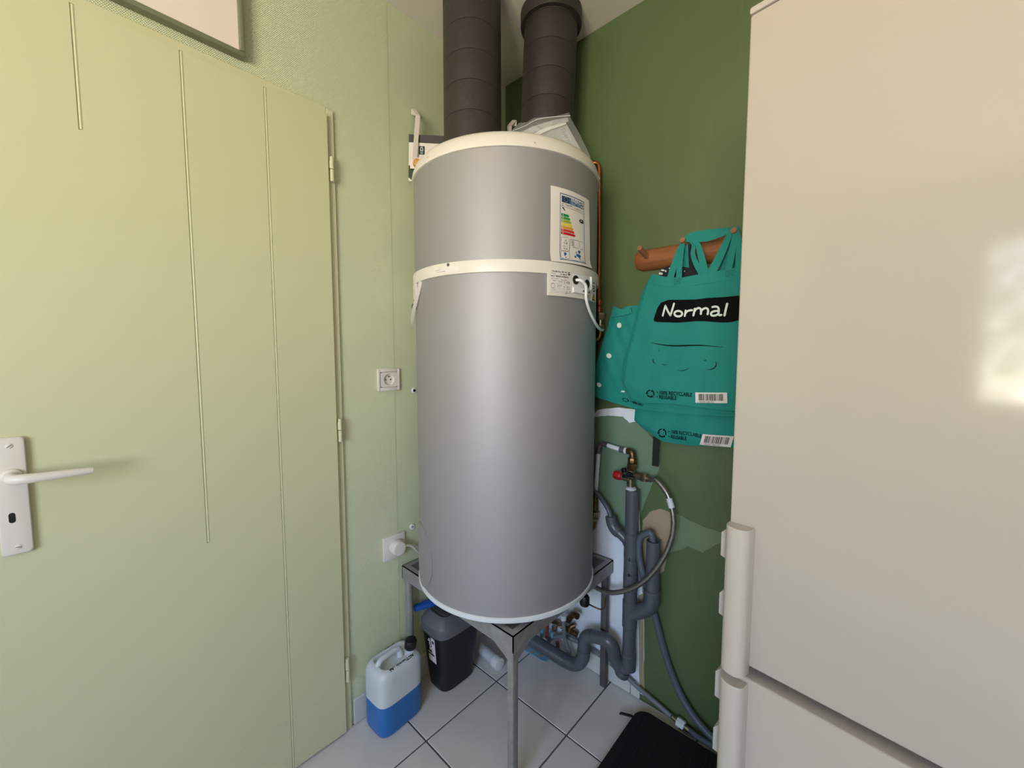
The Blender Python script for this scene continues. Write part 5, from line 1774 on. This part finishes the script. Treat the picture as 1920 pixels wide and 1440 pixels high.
# handles of the front bag
for nm, P, w in (('strap', [(0.8105, -0.1120, 1.5337), (0.8179, -0.1080, 1.5674), (0.8284, -0.1000, 1.6091), (0.8353, -0.0860, 1.6412), (0.838, -0.081, 1.658)], [0.0207, 0.0200, 0.0178, 0.0118, 0.0089]),
                 ('strap', [(0.8371, -0.1130, 1.5285), (0.8365, -0.1100, 1.5643), (0.8380, -0.1040, 1.6036), (0.8384, -0.0900, 1.6366), (0.838, -0.085, 1.657)], [0.0178, 0.0170, 0.0148, 0.0104, 0.0089]),
                 ('strap', [(0.9031, -0.1120, 1.5311), (0.8832, -0.1050, 1.5677), (0.8707, -0.0980, 1.5992), (0.8686, -0.0900, 1.6295), (0.846, -0.084, 1.655)], [0.0148, 0.0148, 0.0133, 0.0104, 0.0089]),
                 ('strap', [(0.9142, -0.1140, 1.5294), (0.9044, -0.1100, 1.5637), (0.8940, -0.1040, 1.5973), (0.8798, -0.0960, 1.6294), (0.846, -0.088, 1.655)], [0.0192, 0.0192, 0.0178, 0.0133, 0.0104]),
                 ('strap', [(0.9236, -0.1120, 1.5345), (0.9422, -0.1060, 1.5738), (0.9563, -0.1000, 1.6085), (0.9671, -0.0920, 1.6380), (0.974, -0.084, 1.657)], [0.0148, 0.0148, 0.0141, 0.0118, 0.0096]),
                 ('strap', [(0.9373, -0.1140, 1.5324), (0.9545, -0.1100, 1.5741), (0.9656, -0.1040, 1.6090), (0.9709, -0.0960, 1.6364), (0.976, -0.088, 1.657)], [0.0118, 0.0118, 0.0111, 0.0096, 0.0089]),
                 ('strap', [(0.9746, -0.1130, 1.5363), (0.9801, -0.1080, 1.5762), (0.9822, -0.1000, 1.6157), (0.9806, -0.0920, 1.6442), (0.982, -0.086, 1.657)], [0.0178, 0.0170, 0.0148, 0.0111, 0.0089]),
                 ('strap', [(1.0003, -0.1130, 1.5356), (0.9989, -0.1080, 1.5775), (0.9942, -0.1000, 1.6192), (0.9861, -0.0920, 1.6431), (0.984, -0.090, 1.656)], [0.0178, 0.0170, 0.0148, 0.0111, 0.0089])):
    MB().ribbon(P, w, 0.0016).build(nm, 'teal', g1)
MB().ribbon([(0.8445, -0.0900, 1.6467), (0.8741, -0.0940, 1.6450), (0.9109, -0.0960, 1.6437), (0.9435, -0.0940, 1.6453), (0.9689, -0.0900, 1.6500)], [0.010, 0.024, 0.028, 0.020, 0.010], 0.0016, wdir=(0, -0.25, 1)).build('strap', 'teal', g1)
MB().ribbon([(0.8398, -0.0860, 1.6516), (0.8663, -0.0860, 1.6608), (0.9118, -0.0860, 1.6595), (0.9677, -0.0860, 1.6556)], [0.008, 0.012, 0.012, 0.008], 0.0016, wdir=(0, -0.25, 1)).build('strap', 'teal', g1)
for c_ in ((0.8341, -0.1150, 1.5190), (0.9783, -0.1150, 1.5237)):
    lb = MB()
    f = lambda a, c, c_=c_: BP(0.0002)(c_[0] + a, c_[2] + c)
    for P in ([(-0.010, -0.007), (0.010, 0.009)], [(-0.010, 0.008), (0.010, -0.006)], [(-0.010, -0.007), (0.009, -0.006), (0.010, 0.009), (-0.010, 0.008), (-0.010, -0.007)]):
        stroke(lb, P, 0.0009, f, 1)
    M.setdefault('stitch', mat('teal_thread', rgb(14, 104, 90), 0.8))
    lb.build('stitching', 'stitch', g1)

# ================================================================== things on the floor


def superbox(w, d, prof, n=40, pw=4.5):
    """rounded-rectangle vessel: prof [(scale, z)], half sizes w, d"""
    b = MB()
    vs = []
    for s, z in prof:
        sx, sy = s if isinstance(s, tuple) else (s, s)
        for i in range(n):
            a = 2 * pi * i / n
            c, s_ = cos(a), sin(a)
            vs.append(((abs(c) ** (2 / pw)) * (1 if c >= 0 else -1) * w * sx, (abs(s_) ** (2 / pw)) * (1 if s_ >= 0 else -1) * d * sy, z))
    fs = []
    for j in range(len(prof) - 1):
        for i in range(n):
            fs.append((j * n + i, j * n + (i + 1) % n, (j + 1) * n + (i + 1) % n, (j + 1) * n + i))
    fs += [tuple(range(n - 1, -1, -1)), tuple((len(prof) - 1) * n + i for i in range(n))]
    return vs, fs


jc = thing('jerrycan', (0.076, -0.660, 0.0), 'translucent jerrycan half full of blue liquid beside the door', 'jerrycan')
JX, JY, JR = 0.076, -0.665, radians(3)


def JT(v):
    return (JX + v[0] * cos(JR) - v[1] * sin(JR), JY + v[0] * sin(JR) + v[1] * cos(JR), v[2])


LIQ = 0.109
vs, fs = superbox(0.064, 0.088, [(0.90, 0.0005), (0.965, 0.003), (0.99, 0.012), (1.0, 0.03), (1.0, LIQ)])
b = MB().add([JT(v) for v in vs], fs)
b.build('blue_liquid', 'liquid', jc)
vs, fs = superbox(0.064, 0.088, [(1.0, LIQ + 0.0003), (1.0, 0.190), (0.99, 0.202), (0.95, 0.213), (0.88, 0.221), (0.80, 0.225), (0.72, 0.226), (0.64, 0.222), (0.56, 0.208), (0.50, 0.204)])
# shoulders slope down a little towards the grip
b = MB().add([JT(v) for v in vs], fs)
jb = b.build('body', 'can', jc)
b = MB()
hx = -0.004
b.tube([JT((hx, -0.062, 0.212)), JT((hx, -0.057, 0.226)), JT((hx, -0.044, 0.236)), JT((hx, -0.010, 0.238)), JT((hx, 0.018, 0.237)), JT((hx, 0.028, 0.228)), JT((hx, 0.030, 0.206))], [0.012, 0.0105, 0.0095, 0.009, 0.0095, 0.0105, 0.012], 14)
b.build('grip', 'can', jc)
b = MB()
b.turn([(0.016, 0), (0.016, 0.012)], JT((0.020, 0.058, 0.222)), (0.08, 0.05, 1), 20)
b.build('neck', 'can', jc)
b = MB()
pr = [(0.0205, 0.0), (0.0215, 0.002), (0.0215, 0.026), (0.0195, 0.030), (0.014, 0.031)]
b.turn(pr, JT((0.020, 0.058, 0.233)), (0.08, 0.05, 1), 28)
cpo = b.build('screw_cap', 'black', jc)
b = MB()
fj = lambda dx, dy, z: (lambda a, c: JT((dx - c, dy + a, z + 0.0)))


def shoulder(a, c):
    """written on the top shoulder: a along the can, c towards the wall"""
    x, y = c, a
    s = max(abs(x) / 0.064, abs(y) / 0.088)
    K = [(0.56, 0.208), (0.64, 0.222), (0.72, 0.226), (0.80, 0.225), (0.88, 0.221), (0.95, 0.213), (0.99, 0.202), (1.0, 0.19)]
    z = 0.208
    for (s0, z0_), (s1, z1_) in zip(K, K[1:]):
        if s0 <= s <= s1:
            z = z0_ + (z1_ - z0_) * (s - s0) / (s1 - s0)
    return JT((x, y, z + 0.0012))


put_text(b, 'AGThermic -A6', 0.0150, lambda a, c: shoulder(0.050 - a, 0.0455 + c * 0.9), 'LEFT', 0.0004)
put_text(b, '47°1554', 0.0125, lambda a, c: shoulder(0.040 - a, -0.0545 + c * 0.9), 'LEFT', 0.0004)
b.build('handwriting', 'print_black', jc)

bn_ = thing('storage_bin', (0.090, -0.405, 0.0), 'black plastic bin with grey lid under the stand', 'bin')
KX, KY = 0.088, -0.412


def KT(v):
    return (KX + v[0], KY + v[1], v[2])


vs, fs = superbox(0.078, 0.108, [(0.70, 0.0006), (0.745, 0.004), (0.76, 0.014), (0.98, 0.235)], pw=4.0)
MB().add([KT(v) for v in vs], fs).build('tub', 'bin', bn_)
vs, fs = superbox(0.081, 0.111, [(0.99, 0.232), (1.0, 0.234), (1.0, 0.268), (0.97, 0.272), (0.90, 0.284), (0.74, 0.300), (0.70, 0.302), (0.66, 0.2985), (0.45, 0.297)], pw=4.0)
lid = MB().add([KT(v) for v in vs], fs).build('lid', 'lid', bn_)
MB().rbox(KT((-0.02, -0.1135, 0.236)), KT((0.02, -0.1095, 0.246)), 0.001, 1).build('latch', 'lid', lid)
vs, fs = superbox(0.045, 0.066, [(1.0, 0.2965), (1.0, 0.3045), (0.9, 0.307)], pw=4.0)
MB().add([KT(v) for v in vs], fs).build('lid_hatch', 'dark_grey_print', lid)
# label on the side that faces the door
def KL(u, v, d=0.0):
    """label on the narrow side: u along x, v down"""
    z = 0.222 - 0.105 * v
    s = 0.76 + (0.98 - 0.76) * (z - 0.014) / 0.221
    return KT(((-0.022 + 0.052 * u) * s, -0.108 * s - 0.0012 - d, z))


def krect(name, m, u0, u1, v0, v1, d):
    b = MB()
    b.prism([KL(u0, v0, d), KL(u1, v0, d), KL(u1, v1, d), KL(u0, v1, d)], (0, 0.0005, 0))
    return b.build(name, m, bn_)


krect('label', 'paper', 0, 1, 0, 1, 0.0)
krect('label_dark', 'print_black', 0, 0.55, 0.0, 0.62, 0.0004)
krect('label_flag', 'navy_ink', 0.66, 0.90, 0.10, 0.22, 0.0004)
krect('label_green', 'dark_green_print', 0.0, 0.8, 0.66, 0.74, 0.0004)
b = MB()
put_text(b, 'dog', 0.040, lambda a, c: KL(0.50 - c * 13, 0.05 + a * 8.2, 0.0010), 'LEFT', 0.001)
b.build('label_text', 'paper', bn_)

hb = thing('blue_lever', (0.03, -0.47, 0.30), 'bright blue plastic handle lying across the grey bin lid', 'handle')
b = MB()
p0, p1 = Vector((0.0220, -0.5418, 0.3169)), Vector((0.075, -0.395, 0.322))
dd = (p1 - p0).normalized()
sd = dd.cross(Vector((0, 0, 1))).normalized()
uu_ = sd.cross(dd)
rows = []
for t, w, h in ((0, 0.009, 0.008), (0.004, 0.0125, 0.0110), (0.03, 0.0125, 0.0110), (0.034, 0.0145, 0.0125), (0.09, 0.0155, 0.0130), ((p1 - p0).length, 0.017, 0.013)):
    for k in range(12):
        a = 2 * pi * k / 12
        rows.append(p0 + dd * t + sd * (w * (abs(cos(a)) ** 0.6) * (1 if cos(a) >= 0 else -1)) + uu_ * (h * (abs(sin(a)) ** 0.6) * (1 if sin(a) >= 0 else -1)))
b.add(rows, [(j * 12 + i, j * 12 + (i + 1) % 12, (j + 1) * 12 + (i + 1) % 12, (j + 1) * 12 + i) for j in range(5) for i in range(12)] + [tuple(range(11, -1, -1)), tuple(60 + i for i in range(12))])
b.build('grip', 'blue', hb)
MB().turn([(0.013, 0), (0.015, 0.003), (0.014, 0.012), (0.008, 0.014)], (0.078, -0.392, 0.3072), UP, 18).build('pivot', 'blue', hb)

# pale pipe offcut behind the front leg
po = thing('pipe_offcut', (0.25, -0.33, 0.02), 'pale plastic pipe piece with white end lying under the stand', 'pipe')
q0, q1 = Vector((0.0786, -0.2487, 0.0220)), Vector((0.1859, -0.2577, 0.0220))
MB().cyl(q0, q1, 0.0215, 22, bev=0.001).build('tube', 'can', po)
MB().turn([(0.0218, 0), (0.0245, 0.001), (0.0245, 0.030), (0.022, 0.031)], q1 - (q1 - q0).normalized() * 0.006, q1 - q0, 22).build('end_socket', 'cool_white', po)

# printed blue packet
pk = thing('printed_packet', (0.2541, -0.0962, 0.0000), 'thin pale blue printed packet lying beside the outlet pipe', 'packet')
P4 = [(0.1799, -0.1106, 0.0040), (0.1796, -0.0703, 0.0040), (0.3285, -0.0722, 0.0040), (0.3261, -0.0987, 0.0040), (0.3091, -0.1062, 0.0040)]
b = MB()
b.prism(P4, (0, 0, -0.0035))
b.build('sleeve', 'pale_blue', pk)
for k in range(3):
    a = Vector(P4[0]) + (Vector(P4[4]) - Vector(P4[0])) * (0.22 + 0.26 * k)
    c_ = Vector(P4[1]) + (Vector(P4[2]) - Vector(P4[1])) * (0.25 + 0.26 * k)
    e1 = (Vector(P4[4]) - Vector(P4[0])) * 0.07
    b = MB()
    b.prism([a, a + e1, c_ + e1 * 0.8, c_], (0, 0, 0.0006))
    b.build('brown_patch', 'beige_plaster', pk)

# black ribbed mat in front of the fridge
mt = thing('rubber_mat', (0.9, -0.25, 0.0), 'black ribbed mat with rounded corner on the tiles by the fridge', 'mat')
MX0, MX1, MY0, MY1, MH = 0.722, 1.115, -0.62, -0.062, 0.028
P = []
for cx_, cy_, a0, r in ((MX0 + 0.045, MY1 - 0.045, 90, 0.045), (MX0 + 0.03, MY0 + 0.03, 180, 0.03), (MX1 - 0.03, MY0 + 0.03, 270, 0.03), (MX1 - 0.03, MY1 - 0.03, 0, 0.03)):
    for k in range(7):
        a = radians(a0 + 15 * k)
        P.append((cx_ + r * cos(a), cy_ + r * sin(a)))
b = MB()
n_p = len(P)
cx_, cy_ = (MX0 + MX1) / 2, (MY0 + MY1) / 2
rows = []
for z, s in ((0.0006, 0.99), (0.004, 1.0), (MH - 0.006, 1.0), (MH - 0.001, 0.992), (MH, 0.98)):
    rows += [(cx_ + (p[0] - cx_) * s, cy_ + (p[1] - cy_) * s, z) for p in P]
b.add(rows, [(j * n_p + i, j * n_p + (i + 1) % n_p, (j + 1) * n_p + (i + 1) % n_p, (j + 1) * n_p + i) for j in range(4) for i in range(n_p)] + [tuple(range(n_p - 1, -1, -1)), tuple(4 * n_p + i for i in range(n_p))])
pad = b.build('pad', 'mat_black', mt)
k = 0
x = MX0 + 0.03
rib = None
while x < MX1 - 0.03:
    if rib is None:
        rib = MB().rbox((-0.0035, MY0 + 0.03, MH - 0.0005), (0.0035, MY1 - 0.03, MH + 0.0018), 0.0008, 1).build('rib', 'mat_black', mt)
        rib.location.x = x
    else:
        o = rib.copy()
        COL.objects.link(o)
        o.location.x = x
    x += 0.0125
b = MB()
b.ribbon([(0.7214, -0.1140, 0.0240), (0.7013, -0.1181, 0.0200), (0.6776, -0.1198, 0.0120)], [0.010, 0.012, 0.014], 0.004, wdir=(0.6, 0.8, 0))
b.build('tab', 'mat_black', mt)

# ================================================================== garden tree seen only as a reflection in the fridge
M['leaf'] = mat('leaf', rgb(96, 122, 60), 0.6, noise=0.2, nscale=2)
M['bark'] = mat('bark', rgb(92, 76, 60), 0.9, noise=0.2, nscale=10)
tr = thing('garden_tree', (0.15, -6.2, 0.0), 'leafy garden tree outside the window, mirrored in the fridge', 'tree')
MB().tube([(0.15, -6.2, -0.3), (0.2, -6.2, 0.8), (0.1, -6.15, 1.6), (0.2, -6.2, 2.6)], [0.12, 0.10, 0.07, 0.03], 10).build('trunk', 'bark', tr)
rnd = random.Random(21)
b = MB()
for k in range(3600):
    while True:
        p = Vector((rnd.uniform(-1, 1), rnd.uniform(-1, 1), rnd.uniform(-1, 1)))
        if p.length < 1:
            break
    c_ = Vector((0.15, -6.2, 2.0)) + Vector((p.x * 1.7, p.y * 0.9, p.z * 1.5))
    a = Vector((rnd.uniform(-1, 1), rnd.uniform(-1, 1), rnd.uniform(-1, 1))).normalized()
    q = a.orthogonal().normalized()
    s_ = rnd.uniform(0.05, 0.10)
    b.add([c_ - a * s_, c_ + q * s_ * 0.4, c_ + a * s_, c_ - q * s_ * 0.4], [(0, 1, 2, 3)])
fo = b.build('foliage', 'leaf', tr)
fo['kind'] = 'stuff'
